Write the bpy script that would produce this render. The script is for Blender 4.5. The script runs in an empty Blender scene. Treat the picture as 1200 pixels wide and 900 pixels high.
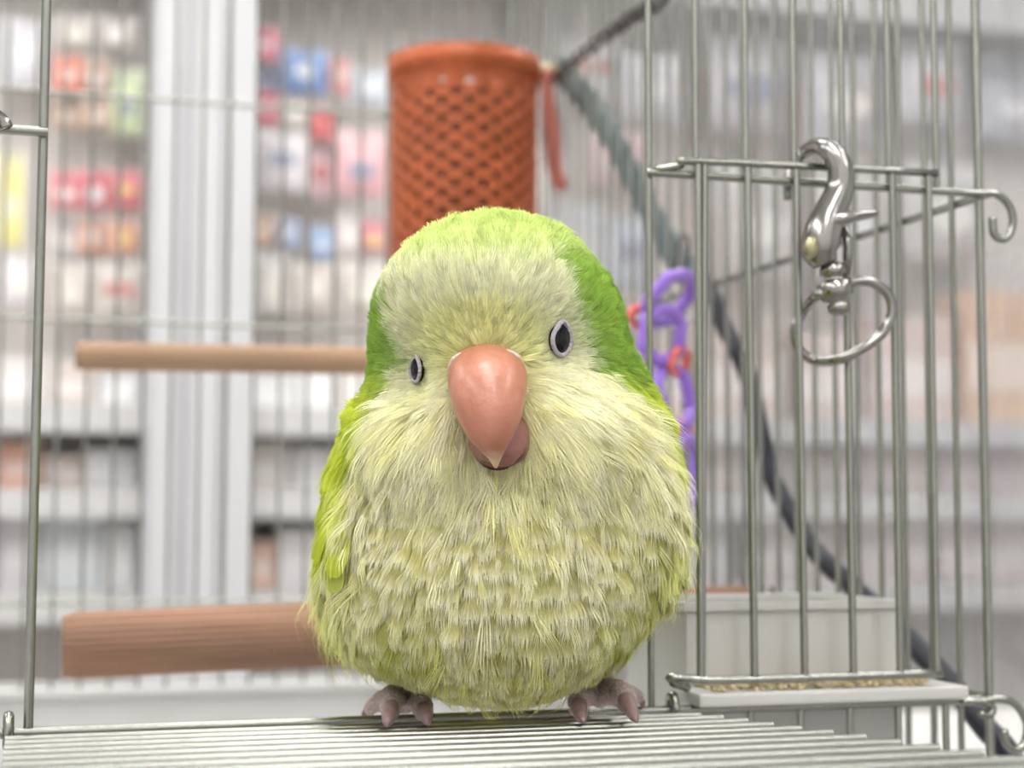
import bpy, math, random
import numpy as np
from mathutils import Vector, Matrix, Quaternion

random.seed(7)
rng = np.random.default_rng(7)
SC = bpy.context.scene
COL = SC.collection

# ------------------------------------------------------------------ camera
F_PX, YAW, PITCH, ROLL = 1916.4, 0.2906, 0.0789, 0.0023
CAM = np.array([-0.0029, -0.4089, 0.0520])
FW = np.array([math.sin(YAW)*math.cos(PITCH), math.cos(YAW)*math.cos(PITCH), math.sin(PITCH)])
_r = np.array([math.cos(YAW), -math.sin(YAW), 0.0])
_u = np.cross(_r, FW)
RT = _r*math.cos(ROLL) + _u*math.sin(ROLL)
UP = -_r*math.sin(ROLL) + _u*math.cos(ROLL)
cd = bpy.data.cameras.new('camera')
cam = bpy.data.objects.new('camera', cd)
COL.objects.link(cam)
cd.sensor_width = 36.0
cd.lens = F_PX/1200*36.0
cd.clip_start = 0.01
cd.clip_end = 50
cam.matrix_world = Matrix(((RT[0], UP[0], -FW[0], CAM[0]), (RT[1], UP[1], -FW[1], CAM[1]),
                           (RT[2], UP[2], -FW[2], CAM[2]), (0, 0, 0, 1)))
cd.dof.use_dof = True
cd.dof.focus_distance = 0.372
cd.dof.aperture_fstop = 12.5
SC.camera = cam

# ------------------------------------------------------------------ world, exposure
w = bpy.data.worlds.new('world')
SC.world = w
w.use_nodes = True
w.node_tree.nodes['Background'].inputs[0].default_value = (1.0, 1.0, 1.0, 1)
w.node_tree.nodes['Background'].inputs[1].default_value = 0.0   # closed room: its ceiling lights give all the light
vs = SC.view_settings
vs.view_transform = 'Standard'
vs.look = 'None'
vs.gamma = 1.0
vs.use_curve_mapping = False
vs.exposure = 0.38
SC.cycles.use_denoising = True
SC.cycles.max_bounces = 10
SC.cycles.transparent_max_bounces = 16
LAMP = 15.0        # strength of the ceiling diffusers

# ------------------------------------------------------------------ pixel -> place
def ray(x, y):
    return FW + RT*(x-600)/F_PX + UP*(450-y)/F_PX
def on(ax, x, y, v):
    d = ray(x, y)
    return CAM + d*((v-CAM[ax])/d[ax])
def atd(x, y, depth):
    return CAM + ray(x, y)*depth

# ------------------------------------------------------------------ helpers
def lin(c):
    c = np.asarray(c, float)/255.0
    return np.where(c <= 0.04045, c/12.92, ((c+0.055)/1.055)**2.4)

def tag(o, label=None, cat=None, group=None, kind=None):
    if label: o['label'] = label
    if cat: o['category'] = cat
    if group: o['group'] = group
    if kind: o['kind'] = kind
    return o

def link(name, me, mat=None, parent=None):
    o = bpy.data.objects.new(name, me)
    COL.objects.link(o)
    if mat is not None and len(me.materials) == 0:
        me.materials.append(mat)
    if parent is not None:
        o.parent = parent
    return o

def empty(name, loc):
    o = bpy.data.objects.new(name, None)
    o.empty_display_size = 0.02
    COL.objects.link(o)
    o.location = Vector(loc)
    return o

def mesh(name, verts, faces, smooth=True):
    me = bpy.data.meshes.new(name)
    me.from_pydata([tuple(map(float, v)) for v in verts], [], faces)
    if smooth:
        me.shade_smooth()
    me.update()
    return me

def world_child(o, parent):
    """verts given in world space while the parent empty stands elsewhere"""
    o.parent = parent
    o.matrix_parent_inverse = Matrix.Translation(-parent.location)
    return o

def obj(name, verts, faces, mat, parent=None, smooth=True, world=True):
    o = link(name, mesh(name, verts, faces, smooth), mat)
    if parent is not None:
        if parent.type == 'EMPTY':
            world_child(o, parent)
        else:
            o.parent = parent
            o.matrix_parent_inverse = (Matrix.Translation(parent.location) @ Matrix()).inverted() if parent.parent is None else Matrix()
    return o

def box_v(x0, x1, y0, y1, z0, z1, bev=0.0):
    if bev <= 0:
        v = [(x, y, z) for z in (z0, z1) for y in (y0, y1) for x in (x0, x1)]
        f = [(0, 2, 3, 1), (4, 5, 7, 6), (0, 1, 5, 4), (2, 6, 7, 3), (0, 4, 6, 2), (1, 3, 7, 5)]
        return v, f
    import bmesh
    bm = bmesh.new()
    bmesh.ops.create_cube(bm, size=1.0)
    for q in bm.verts:
        q.co = Vector((x0+(q.co.x+.5)*(x1-x0), y0+(q.co.y+.5)*(y1-y0), z0+(q.co.z+.5)*(z1-z0)))
    bmesh.ops.bevel(bm, geom=list(bm.edges), offset=bev, segments=2, profile=0.6, affect='EDGES')
    bm.verts.index_update()
    v = [tuple(q.co) for q in bm.verts]
    f = [tuple(q.index for q in fc.verts) for fc in bm.faces]
    bm.free()
    return v, f

def join(*parts):
    V, Fc = [], []
    for v, f in parts:
        n = len(V)
        V += [tuple(map(float, q)) for q in v]
        Fc += [tuple(i+n for i in q) for q in f]
    return V, Fc

def catmull(pts, n=8, closed=False):
    P = [np.asarray(p, float) for p in pts]
    out = []
    m = len(P)
    rngk = range(m) if closed else range(m-1)
    for i in rngk:
        p1, p2 = P[i], P[(i+1) % m]
        p0 = P[(i-1) % m] if closed or i > 0 else 2*p1-p2
        p3 = P[(i+2) % m] if closed or i < m-2 else 2*p2-p1
        for k in range(n):
            t = k/n
            out.append(0.5*((2*p1)+(-p0+p2)*t+(2*p0-5*p1+4*p2-p3)*t*t+(-p0+3*p1-3*p2+p3)*t**3))
    if not closed:
        out.append(P[-1])
    return out

def tube(pts, rad, sides=10, closed=False, cap=True, flat=1.0, ref=None):
    """swept tube; rad a number or list; flat squashes along the frame normal"""
    P = [np.asarray(p, float) for p in pts]
    n = len(P)
    R = [rad]*n if np.isscalar(rad) else list(rad)
    T = []
    for i in range(n):
        a = P[(i-1) % n] if closed or i > 0 else P[i]
        b = P[(i+1) % n] if closed or i < n-1 else P[i]
        t = b-a
        T.append(t/(np.linalg.norm(t)+1e-12))
    nv = np.array(ref, float) if ref is not None else (np.array([0, 0, 1.0]) if abs(T[0][2]) < .9 else np.array([1.0, 0, 0]))
    V, Fc = [], []
    for i in range(n):
        nv = nv - T[i]*np.dot(nv, T[i])
        nv /= np.linalg.norm(nv)+1e-12
        b = np.cross(T[i], nv)
        for k in range(sides):
            a = 2*math.pi*k/sides
            V.append(P[i]+R[i]*(math.cos(a)*nv*flat+math.sin(a)*b))
    m = n if closed else n-1
    for i in range(m):
        for k in range(sides):
            a, b = i*sides+k, i*sides+(k+1) % sides
            c, d = ((i+1) % n)*sides+(k+1) % sides, ((i+1) % n)*sides+k
            Fc.append((a, b, c, d))
    if cap and not closed:
        Fc.append(tuple(range(sides-1, -1, -1)))
        Fc.append(tuple((n-1)*sides+k for k in range(sides)))
    return V, Fc

def ellipsoid(c, r, seg=16, rings=10, basis=None):
    V, Fc = [], []
    c = np.asarray(c, float)
    B = np.eye(3) if basis is None else np.asarray(basis, float)
    for i in range(rings+1):
        th = math.pi*i/rings
        for k in range(seg):
            ph = 2*math.pi*k/seg
            q = np.array([r[0]*math.sin(th)*math.cos(ph), r[1]*math.sin(th)*math.sin(ph), r[2]*math.cos(th)])
            V.append(c+q@B)
    for i in range(rings):
        for k in range(seg):
            a, b = i*seg+k, i*seg+(k+1) % seg
            Fc.append((a, a+seg, b+seg, b))
    return V, Fc

# ------------------------------------------------------------------ materials
def mat(name, col, rough=0.5, metal=0.0, var=0.0, vscale=20.0, bump=0.0, bscale=60.0, trans=0.0,
        alpha=1.0, emit=0.0, stretch=None, spec=0.5, coat=0.0, sss=0.0):
    m = bpy.data.materials.new(name)
    m.use_nodes = True
    nt = m.node_tree
    b = nt.nodes['Principled BSDF']
    c = tuple(lin(col))+(1,)
    b.inputs['Base Color'].default_value = c
    b.inputs['Roughness'].default_value = rough
    b.inputs['Metallic'].default_value = metal
    b.inputs['Specular IOR Level'].default_value = spec
    b.inputs['Coat Weight'].default_value = coat
    b.inputs['Transmission Weight'].default_value = trans
    b.inputs['Alpha'].default_value = alpha
    if sss:
        b.inputs['Subsurface Weight'].default_value = sss
        b.inputs['Subsurface Radius'].default_value = (1, .5, .4)
        b.inputs['Subsurface Scale'].default_value = 0.002
    if emit:
        b.inputs['Emission Color'].default_value = c
        b.inputs['Emission Strength'].default_value = emit
    tc = nt.nodes.new('ShaderNodeTexCoord')
    mp = nt.nodes.new('ShaderNodeMapping')
    nt.links.new(tc.outputs['Object'], mp.inputs[0])
    if stretch:
        mp.inputs['Scale'].default_value = stretch
    if var > 0:
        n = nt.nodes.new('ShaderNodeTexNoise')
        n.inputs['Scale'].default_value = vscale
        n.inputs['Detail'].default_value = 4
        nt.links.new(mp.outputs[0], n.inputs['Vector'])
        r = nt.nodes.new('ShaderNodeMapRange')
        r.inputs['From Min'].default_value = 0.3
        r.inputs['From Max'].default_value = 0.7
        r.inputs['To Min'].default_value = 1-var
        r.inputs['To Max'].default_value = 1+var*.5
        nt.links.new(n.outputs['Fac'], r.inputs['Value'])
        mx = nt.nodes.new('ShaderNodeMix')
        mx.data_type = 'RGBA'
        mx.blend_type = 'MULTIPLY'
        mx.inputs[0].default_value = 1.0
        mx.inputs[6].default_value = c
        cb = nt.nodes.new('ShaderNodeCombineColor')
        for i in range(3):
            nt.links.new(r.outputs[0], cb.inputs[i])
        nt.links.new(cb.outputs[0], mx.inputs[7])
        nt.links.new(mx.outputs[2], b.inputs['Base Color'])
    if bump > 0:
        n2 = nt.nodes.new('ShaderNodeTexNoise')
        n2.inputs['Scale'].default_value = bscale
        n2.inputs['Detail'].default_value = 3
        nt.links.new(mp.outputs[0], n2.inputs['Vector'])
        bp = nt.nodes.new('ShaderNodeBump')
        bp.inputs['Strength'].default_value = bump
        bp.inputs['Distance'].default_value = 0.002
        nt.links.new(n2.outputs['Fac'], bp.inputs['Height'])
        nt.links.new(bp.outputs[0], b.inputs['Normal'])
    return m

M = {}
M['wire'] = mat('zinc_wire', (154, 155, 148), .26, 1.0, var=.16, vscale=90, bump=.15, bscale=400)
M['steel'] = mat('nickel_clip', (150, 147, 144), .22, 1.0, var=.18, vscale=60)
M['brass'] = mat('worn_brass', (172, 165, 132), .35, 1.0, var=.2, vscale=200)
M['white_plastic'] = mat('white_plastic', (206, 206, 204), .45, var=.04, vscale=8)
M['cup'] = mat('milky_plastic', (190, 189, 185), .35, var=.05, vscale=30)
M['tabletop'] = mat('white_laminate', (232, 230, 226), .4, var=.04, vscale=5)
M['table_leg'] = mat('grey_steel_leg', (150, 150, 150), .4, .6, var=.1)
M['wood'] = mat('perch_wood', (178, 144, 114), .7, var=.32, vscale=40, bump=.3, bscale=90, stretch=(.12, 1, 1))
M['wood2'] = mat('grooved_perch_wood', (152, 116, 94), .75, var=.42, vscale=60, bump=.5, bscale=150, stretch=(.12, 1, 1))
M['orange'] = mat('orange_metal', (188, 94, 48), .35, .1, var=.22, vscale=45, spec=.5)
M['purple'] = mat('purple_plastic', (152, 112, 214), .35, var=.1, coat=.3)
M['coral'] = mat('coral_plastic', (238, 120, 110), .4, var=.1)
M['cable'] = mat('black_rubber', (26, 28, 38), .5, var=.2)
M['strap'] = mat('grey_green_webbing', (120, 134, 134), .8, var=.25, vscale=120)
M['chain'] = mat('dark_chain', (88, 86, 84), .35, .8, var=.2)
M['leather'] = mat('dull_red_leather', (178, 106, 92), .8, var=.25, vscale=60)
M['floor'] = mat('floor_vinyl', (142, 138, 134), .35, var=.1, vscale=3)
M['wallp'] = mat('wall_paint', (232, 232, 232), .8, var=.03, vscale=2)
M['ceil'] = mat('ceiling_board', (206, 206, 205), .9, var=.04, vscale=6)
M['shelf'] = mat('shelf_enamel', (196, 195, 194), .4, var=.05, vscale=4)
M['shelf_back'] = mat('shelf_pegboard', (216, 211, 206), .6, var=.06, vscale=5)
M['pillar'] = mat('pillar_white', (194, 194, 196), .5, var=.03, vscale=2)
M['housing'] = mat('lamp_housing', (235, 235, 232), .5, var=.03)
M['diffuser'] = mat('lamp_diffuser', (255, 254, 252), .5, emit=LAMP, var=.01)
M['seed'] = mat('millet_seed', (226, 210, 168), .6, var=.3, vscale=900)
M['dark'] = mat('mouth_dark', (60, 38, 36), .6, var=.2)
M['eye'] = mat('eye_black', (10, 9, 11), .06, var=.1, spec=.3)
M['iris'] = mat('iris_brown', (52, 38, 34), .2, var=.2, vscale=400)
M['eye_ring'] = mat('eye_skin', (178, 172, 180), .55, var=.15, vscale=700, bump=.6, bscale=1600)
M['claw'] = mat('claw_horn', (130, 106, 104), .35, var=.25, vscale=500)

# wires in the cage have a share of plain reflected light as old zinc does
def plumage_mat(name, transl=0.28):
    m = bpy.data.materials.new(name)
    m.use_nodes = True
    nt = m.node_tree
    b = nt.nodes['Principled BSDF']
    out = nt.nodes['Material Output']
    a = nt.nodes.new('ShaderNodeAttribute')
    a.attribute_name = 'Col'
    n = nt.nodes.new('ShaderNodeTexNoise')
    n.inputs['Scale'].default_value = 900
    tc = nt.nodes.new('ShaderNodeTexCoord')
    nt.links.new(tc.outputs['Object'], n.inputs['Vector'])
    hv = nt.nodes.new('ShaderNodeHueSaturation')
    mr = nt.nodes.new('ShaderNodeMapRange')
    mr.inputs['To Min'].default_value = .88
    mr.inputs['To Max'].default_value = 1.1
    nt.links.new(n.outputs['Fac'], mr.inputs['Value'])
    nt.links.new(mr.outputs[0], hv.inputs['Value'])
    nt.links.new(a.outputs['Color'], hv.inputs['Color'])
    nt.links.new(hv.outputs[0], b.inputs['Base Color'])
    b.inputs['Roughness'].default_value = .75
    b.inputs['Specular IOR Level'].default_value = .25
    tr = nt.nodes.new('ShaderNodeBsdfTranslucent')
    nt.links.new(hv.outputs[0], tr.inputs['Color'])
    mx = nt.nodes.new('ShaderNodeMixShader')
    mx.inputs[0].default_value = transl
    nt.links.new(b.outputs[0], mx.inputs[1])
    nt.links.new(tr.outputs[0], mx.inputs[2])
    nt.links.new(mx.outputs[0], out.inputs['Surface'])
    return m
M['plumage'] = plumage_mat('plumage')

def attr_mat(name, rough, coat=0, sss=.0, bump=0, bscale=800):
    m = mat(name, (255, 255, 255), rough, coat=coat, sss=sss, bump=bump, bscale=bscale)
    nt = m.node_tree
    a = nt.nodes.new('ShaderNodeAttribute')
    a.attribute_name = 'Col'
    nt.links.new(a.outputs['Color'], nt.nodes['Principled BSDF'].inputs['Base Color'])
    return m
M['beak'] = attr_mat('beak_horn', .38, coat=.08, sss=.15, bump=.12, bscale=500)
M['footskin'] = mat('foot_skin', (206, 184, 178), .6, var=.35, vscale=1300, bump=1.0, bscale=1500)

def vinyl_mat():
    m = bpy.data.materials.new('clear_vinyl')
    m.use_nodes = True
    nt = m.node_tree
    out = nt.nodes['Material Output']
    nt.nodes.remove(nt.nodes['Principled BSDF'])
    tr = nt.nodes.new('ShaderNodeBsdfTransparent')
    tr.inputs[0].default_value = (.92, .92, .93, 1)
    df = nt.nodes.new('ShaderNodeBsdfDiffuse')
    df.inputs[0].default_value = (.50, .50, .52, 1)
    gl = nt.nodes.new('ShaderNodeBsdfGlossy')
    gl.inputs['Roughness'].default_value = .10
    n = nt.nodes.new('ShaderNodeTexNoise')
    n.inputs['Scale'].default_value = 10
    n.inputs['Detail'].default_value = 2
    tc = nt.nodes.new('ShaderNodeTexCoord')
    mp = nt.nodes.new('ShaderNodeMapping')
    mp.inputs['Scale'].default_value = (1, 2.2, .7)
    nt.links.new(tc.outputs['Object'], mp.inputs[0])
    nt.links.new(mp.outputs[0], n.inputs['Vector'])
    bp = nt.nodes.new('ShaderNodeBump')
    bp.inputs['Strength'].default_value = .75
    bp.inputs['Distance'].default_value = .02
    nt.links.new(n.outputs['Fac'], bp.inputs['Height'])
    nt.links.new(bp.outputs[0], gl.inputs['Normal'])
    lw = nt.nodes.new('ShaderNodeLayerWeight')      # sheet reflects alike from both sides
    lw.inputs['Blend'].default_value = .5
    nt.links.new(bp.outputs[0], lw.inputs['Normal'])
    pw = nt.nodes.new('ShaderNodeMath'); pw.operation = 'POWER'
    pw.inputs[1].default_value = 4.0
    nt.links.new(lw.outputs['Facing'], pw.inputs[0])
    fr = nt.nodes.new('ShaderNodeMath'); fr.operation = 'MULTIPLY_ADD'
    fr.inputs[1].default_value = .85
    fr.inputs[2].default_value = .08
    nt.links.new(pw.outputs[0], fr.inputs[0])
    m1 = nt.nodes.new('ShaderNodeMixShader')
    m1.inputs[0].default_value = .30
    nt.links.new(tr.outputs[0], m1.inputs[1])
    nt.links.new(df.outputs[0], m1.inputs[2])
    m2 = nt.nodes.new('ShaderNodeMixShader')
    nt.links.new(fr.outputs[0], m2.inputs[0])
    nt.links.new(m1.outputs[0], m2.inputs[1])
    nt.links.new(gl.outputs[0], m2.inputs[2])
    nt.links.new(m2.outputs[0], out.inputs['Surface'])
    return m
M['vinyl'] = vinyl_mat()

# ------------------------------------------------------------------ the shop (setting)
Z_FLOOR, Z_CEIL, Z_TABLE = -0.96, 1.75, -0.085
RX0, RX1, RY0, RY1 = -2.6, 2.9, -2.6, 3.0
def struct(name, v, f, m):
    return tag(obj(name, v, f, m, smooth=False), kind='structure')
struct('floor', *box_v(RX0, RX1, RY0, RY1, Z_FLOOR-.05, Z_FLOOR), M['floor'])
struct('ceiling', *box_v(RX0, RX1, RY0, RY1, Z_CEIL, Z_CEIL+.05), M['ceil'])
struct('wall_back', *box_v(RX0, RX1, RY1, RY1+.05, Z_FLOOR, Z_CEIL), M['wallp'])
struct('wall_left', *box_v(RX0-.05, RX0, RY0, RY1, Z_FLOOR, Z_CEIL), M['wallp'])
struct('wall_right', *box_v(RX1, RX1+.05, RY0, RY1, Z_FLOOR, Z_CEIL), M['wallp'])
struct('wall_front', *box_v(RX0, RX1, RY0-.05, RY0, Z_FLOOR, Z_CEIL), M['wallp'])

# the shop's regular grid of ceiling lights, all above the picture
LAMPS = []
for _y, _row, _where in ((-1.75, 'front', 'farthest from the rack'), (-.35, 'middle', 'level with the cage table'), (1.15, 'rear', 'nearest the rack')):
    for _x, _side, _aisle in ((-1.4, 'left', 'over the left aisle'), (0.0, 'centre', 'on the shop axis'), (1.4, 'right', 'over the right aisle')):
        LAMPS.append((_x, _y, '%s_%s' % (_row, _side), '%s, %s' % (_aisle, _where)))
for x, y, slot, where in LAMPS:
    t = empty('ceiling_light_%s_offscreen' % slot, (x, y, Z_CEIL))
    tag(t, 'long white ceiling light with glowing diffuser ' + where, 'light', 'ceiling lights of the shop')
    v, f = join(box_v(x-.16, x+.16, y-.62, y-.6, Z_CEIL-.06, Z_CEIL), box_v(x-.16, x+.16, y+.6, y+.62, Z_CEIL-.06, Z_CEIL),
                box_v(x-.16, x-.14, y-.6, y+.6, Z_CEIL-.06, Z_CEIL), box_v(x+.14, x+.16, y-.6, y+.6, Z_CEIL-.06, Z_CEIL),
                box_v(x-.14, x+.14, y-.6, y+.6, Z_CEIL-.012, Z_CEIL))
    obj('housing', v, f, M['housing'], t, smooth=False)
    obj('diffuser_%s_offscreen' % slot, *box_v(x-.14, x+.14, y-.6, y+.6, Z_CEIL-.05, Z_CEIL-.012), M['diffuser'], t, smooth=False)

# display table that carries the cage
t = empty('display_table', (.08, .22, Z_FLOOR))
tag(t, 'white laminate display table carrying the wire bird cage', 'table')
obj('tabletop', *box_v(-.45, .75, -.02, .62, Z_TABLE-.03, Z_TABLE, .004), M['tabletop'], t, smooth=False)
for x in (-.42, .68):
    for y in (.0, .56):
        obj('leg', *box_v(x, x+.035, y, y+.035, Z_FLOOR, Z_TABLE-.03), M['table_leg'], t, smooth=False)

# ------------------------------------------------------------------ product rack behind
YR = 2.2
def pz(y, x=300): return on(1, x, y, YR)[2]
def px(x, y=300): return on(1, x, y, YR)[0]
rack = empty('pegboard_panel', (1.0, YR+.25, Z_FLOOR))
tag(rack, 'long beige pegboard panel with white uprights behind the hanging pouches', 'panel')
obj('back_panel', *box_v(-.75, 2.55, YR+.24, YR+.26, Z_FLOOR, 1.25), M['shelf_back'], rack, smooth=False)
for xx in (px(640), 1.75, 2.5, -.72):
    obj('upright', *box_v(xx-.015, xx+.015, YR+.232, YR+.241, Z_FLOOR, 1.25), M['shelf'], rack, smooth=False)
SHELF_Y = [478, 574, 692]
TIER = ['top', 'middle', 'lowest']
BAYS = [(-.75, px(172), 'left of the white pillar'), (px(292), px(640), 'right of the white pillar'), (px(640)+.01, 2.55, 'behind the side of the cage')]
for sy, tier in zip(SHELF_Y, TIER):
    z = pz(sy)
    for xa, xb, where in BAYS:
        s = empty('shelf_board', ((xa+xb)/2, YR+.17, z-.022))
        tag(s, '%s white steel shelf board of the bay %s' % (tier, where), 'shelf', 'shelf boards of the rack')
        obj('board', *box_v(xa, xb, YR-.02, YR+.2315, z-.022, z), M['shelf'], s, smooth=False)
        obj('price_strip', *box_v(xa, xb, YR-.032, YR-.019, z-.045, z), M['shelf'], s, smooth=False)
for xa, xb, where in ((-.75, px(172), 'left'), (px(292), 2.55, 'right')):
    t = empty('header_board', ((xa+xb)/2, YR+.15, pz(-62)))
    tag(t, 'white header board along the top of the rack %s of the pillar' % where, 'board')
    obj('fascia', *box_v(xa, xb, YR+.05, YR+.07, pz(-62), pz(-120)), M['shelf'], t, smooth=False)
    obj('canopy_top', *box_v(xa, xb, YR+.07, YR+.2315, pz(-120)-.02, pz(-120)), M['shelf'], t, smooth=False)

# white pillar with seams
xp0, xp1 = px(172), px(292)
t = empty('pillar', ((xp0+xp1)/2, YR+.1, Z_FLOOR))
tag(t, 'white panelled pillar standing between the two bays of the product rack', 'pillar')
n = 3
for k in range(n):
    a, b = xp0+(xp1-xp0)*k/n, xp0+(xp1-xp0)*(k+1)/n
    obj('panel', *box_v(a+.002, b-.002, YR-.09-(.012 if k == 1 else 0), YR+.2, Z_FLOOR, Z_CEIL, .003), M['pillar'], t, smooth=False)
obj('core', *box_v(xp0, xp1, YR-.07, YR+.2395, Z_FLOOR, Z_CEIL), M['pillar'], t, smooth=False)

PM = {}
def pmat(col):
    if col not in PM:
        washed = tuple(v*.76+w_*.24 for v, w_ in zip(col, (232, 228, 228)))      # pack colour paled toward white, imitating overexposure and haze
        PM[col] = mat('pack_%d_%d_%d' % col, washed, .4, var=.1, vscale=14)
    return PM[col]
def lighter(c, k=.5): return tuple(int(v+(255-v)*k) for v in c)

def pouch(x0, y0, x1, y1, col, label, yoff=0.0, header=True):
    """pillow bag hanging from a peg: bulging sides, crimped seams, header card, peg hook"""
    Y = YR+yoff
    A, B_ = on(1, x0, y0, Y), on(1, x1, y1, Y)
    xa, xb, zt, zb = A[0], B_[0], A[2], B_[2]
    wd, ht = xb-xa, zt-zb
    t = empty('hanging_pouch', ((xa+xb)/2, Y, zb))
    tag(t, label, 'pouch', 'hanging pouches on the rack')
    V, Fc = [], []
    NX, NZ = 8, 10
    th = min(min(wd, ht)*.22, .03)
    for s in (-1, 1):
        for j in range(NZ+1):
            for i in range(NX+1):
                a, b = i/NX, j/NZ
                q = (math.sin(math.pi*a)**.6)*(math.sin(math.pi*b)**.5)
                wob = .04*math.sin(9*a+5*b)
                V.append((xa+wd*a, Y+s*th*(q+.02+wob*q), zb+ht*.86*b))
    st = (NX+1)*(NZ+1)
    for s in (0, 1):
        for j in range(NZ):
            for i in range(NX):
                a = s*st+j*(NX+1)+i
                q = (a, a+1, a+NX+2, a+NX+1)
                Fc.append(q if s == 0 else q[::-1])
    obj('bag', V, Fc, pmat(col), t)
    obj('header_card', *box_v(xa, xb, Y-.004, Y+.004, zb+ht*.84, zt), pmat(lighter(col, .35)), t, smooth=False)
    pc = random.choice([(246, 244, 240), (240, 236, 220), (120, 130, 160), (244, 214, 120), (196, 96, 96), (236, 236, 240)])
    yc, zc, ww, hh = Y-th*1.02, zb+ht*random.uniform(.32, .5), wd*random.uniform(.22, .36), ht*random.uniform(.10, .2)
    pv = []
    for i in range(12):
        an = 2*math.pi*i/12
        pv.append(((xa+xb)/2+wd*random.uniform(-.02, .02)+ww*math.cos(an), yc, zc+hh*math.sin(an)))
    pv2 = [(q[0], q[1]+.003, q[2]) for q in pv]
    fc = [tuple(range(11, -1, -1)), tuple(range(12, 24))]+[(i, (i+1) % 12, 12+(i+1) % 12, 12+i) for i in range(12)]
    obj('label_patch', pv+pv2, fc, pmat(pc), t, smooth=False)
    xm = (xa+xb)/2
    pts = [(xm, YR+.2405, zt-.012), (xm, Y, zt-.012), (xm, Y-.03, zt-.006)]
    obj('peg_hook', *tube(catmull(pts, 3), .0025, 6), M['steel'], t)
    return t

# (x0,y0,x1,y1,colour,label)
P_LEFT = [
 (66, 18, 112, 60, (205, 196, 188), 'grey-brown pouch at the top of the left bay above the orange pouch'),
 (114, 20, 160, 62, (190, 182, 176), 'taupe pouch at the top of the left bay beside the pillar'),
 (64, 64, 94, 110, (238, 112, 84), 'bright orange-red pouch in the left bay of the rack'),
 (96, 66, 128, 110, (206, 168, 146), 'tan pouch beside the bright orange-red pouch'),
 (132, 80, 166, 160, (208, 226, 176), 'pale lime green pouch next to the white pillar'),
 (62, 118, 96, 152, (214, 178, 152), 'beige pouch below the bright orange-red pouch'),
 (98, 118, 130, 152, (206, 172, 148), 'light brown pouch below the tan pouch'),
 (4, 20, 58, 108, (214, 214, 222), 'large bluish white pouch left of the orange-red pouch'),
 (0, 180, 26, 290, (238, 228, 130), 'tall yellow pouch at the edge of the left bay'),
 (60, 198, 92, 246, (226, 112, 124), 'red topped pouch in the row of three, farthest from the pillar'),
 (94, 198, 126, 246, (228, 100, 112), 'red topped pouch in the middle of the row of three'),
 (129, 198, 164, 246, (224, 108, 118), 'red topped pouch in the row of three, next to the pillar'),
 (92, 258, 122, 298, (232, 166, 132), 'small orange pouch under the middle red topped pouch'),
 (128, 258, 160, 298, (232, 158, 122), 'small orange pouch under the red topped pouch by the pillar'),
 (58, 256, 90, 300, (226, 218, 222), 'small pinkish white pouch beside the small orange pouch'),
 (2, 300, 50, 362, (230, 222, 226), 'pale pink pouch below the tall yellow pouch'),
 (60, 306, 110, 372, (214, 204, 194), 'beige pouch below the small orange pouch'),
 (114, 306, 164, 372, (210, 200, 190), 'greyish beige pouch low beside the pillar'),
]
P_RIGHT = [
 (296, 30, 326, 72, (226, 118, 136), 'rose red pouch at the top of the right bay by the pillar'),
 (328, 56, 384, 112, (112, 148, 212), 'bright blue pouch in the right bay of the rack'),
 (296, 76, 326, 104, (198, 206, 230), 'pale blue pouch below the rose red pouch'),
 (298, 106, 324, 146, (226, 96, 118), 'crimson pouch low beside the pale blue pouch'),
 (388, 66, 408, 112, (230, 138, 136), 'narrow salmon pouch right of the bright blue pouch'),
 (410, 80, 458, 126, (206, 216, 228), 'ice blue pouch right of the narrow salmon pouch'),
 (328, 116, 358, 150, (224, 218, 206), 'cream pouch under the bright blue pouch'),
 (362, 126, 390, 164, (234, 92, 100), 'vivid red pouch under the bright blue pouch'),
 (392, 152, 452, 232, (240, 178, 184), 'big pink pouch in the right bay'),
 (362, 168, 390, 232, (236, 196, 202), 'pale pink pouch beside the big pink pouch'),
 (302, 152, 358, 226, (232, 226, 230), 'lilac white pouch beside the pale pink pouch'),
 (326, 256, 352, 290, (150, 172, 216), 'small blue pouch in the low row nearest the pillar'),
 (362, 264, 392, 304, (148, 180, 224), 'small sky blue pouch in the low row'),
 (422, 256, 452, 296, (222, 128, 144), 'small red pouch at the end of the low row'),
 (394, 250, 420, 300, (220, 208, 206), 'small grey pouch between the sky blue and red pouches'),
 (298, 250, 322, 288, (236, 196, 168), 'small peach pouch against the pillar in the low row'),
 (300, 296, 336, 366, (230, 226, 220), 'tall white pouch below the small peach pouch'),
 (340, 308, 392, 368, (216, 206, 196), 'beige pouch below the small sky blue pouch'),
 (398, 306, 452, 368, (214, 204, 194), 'sand coloured pouch below the small red pouch'),
]
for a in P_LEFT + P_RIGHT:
    pouch(*a, yoff=.10+.06*random.random())

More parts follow.
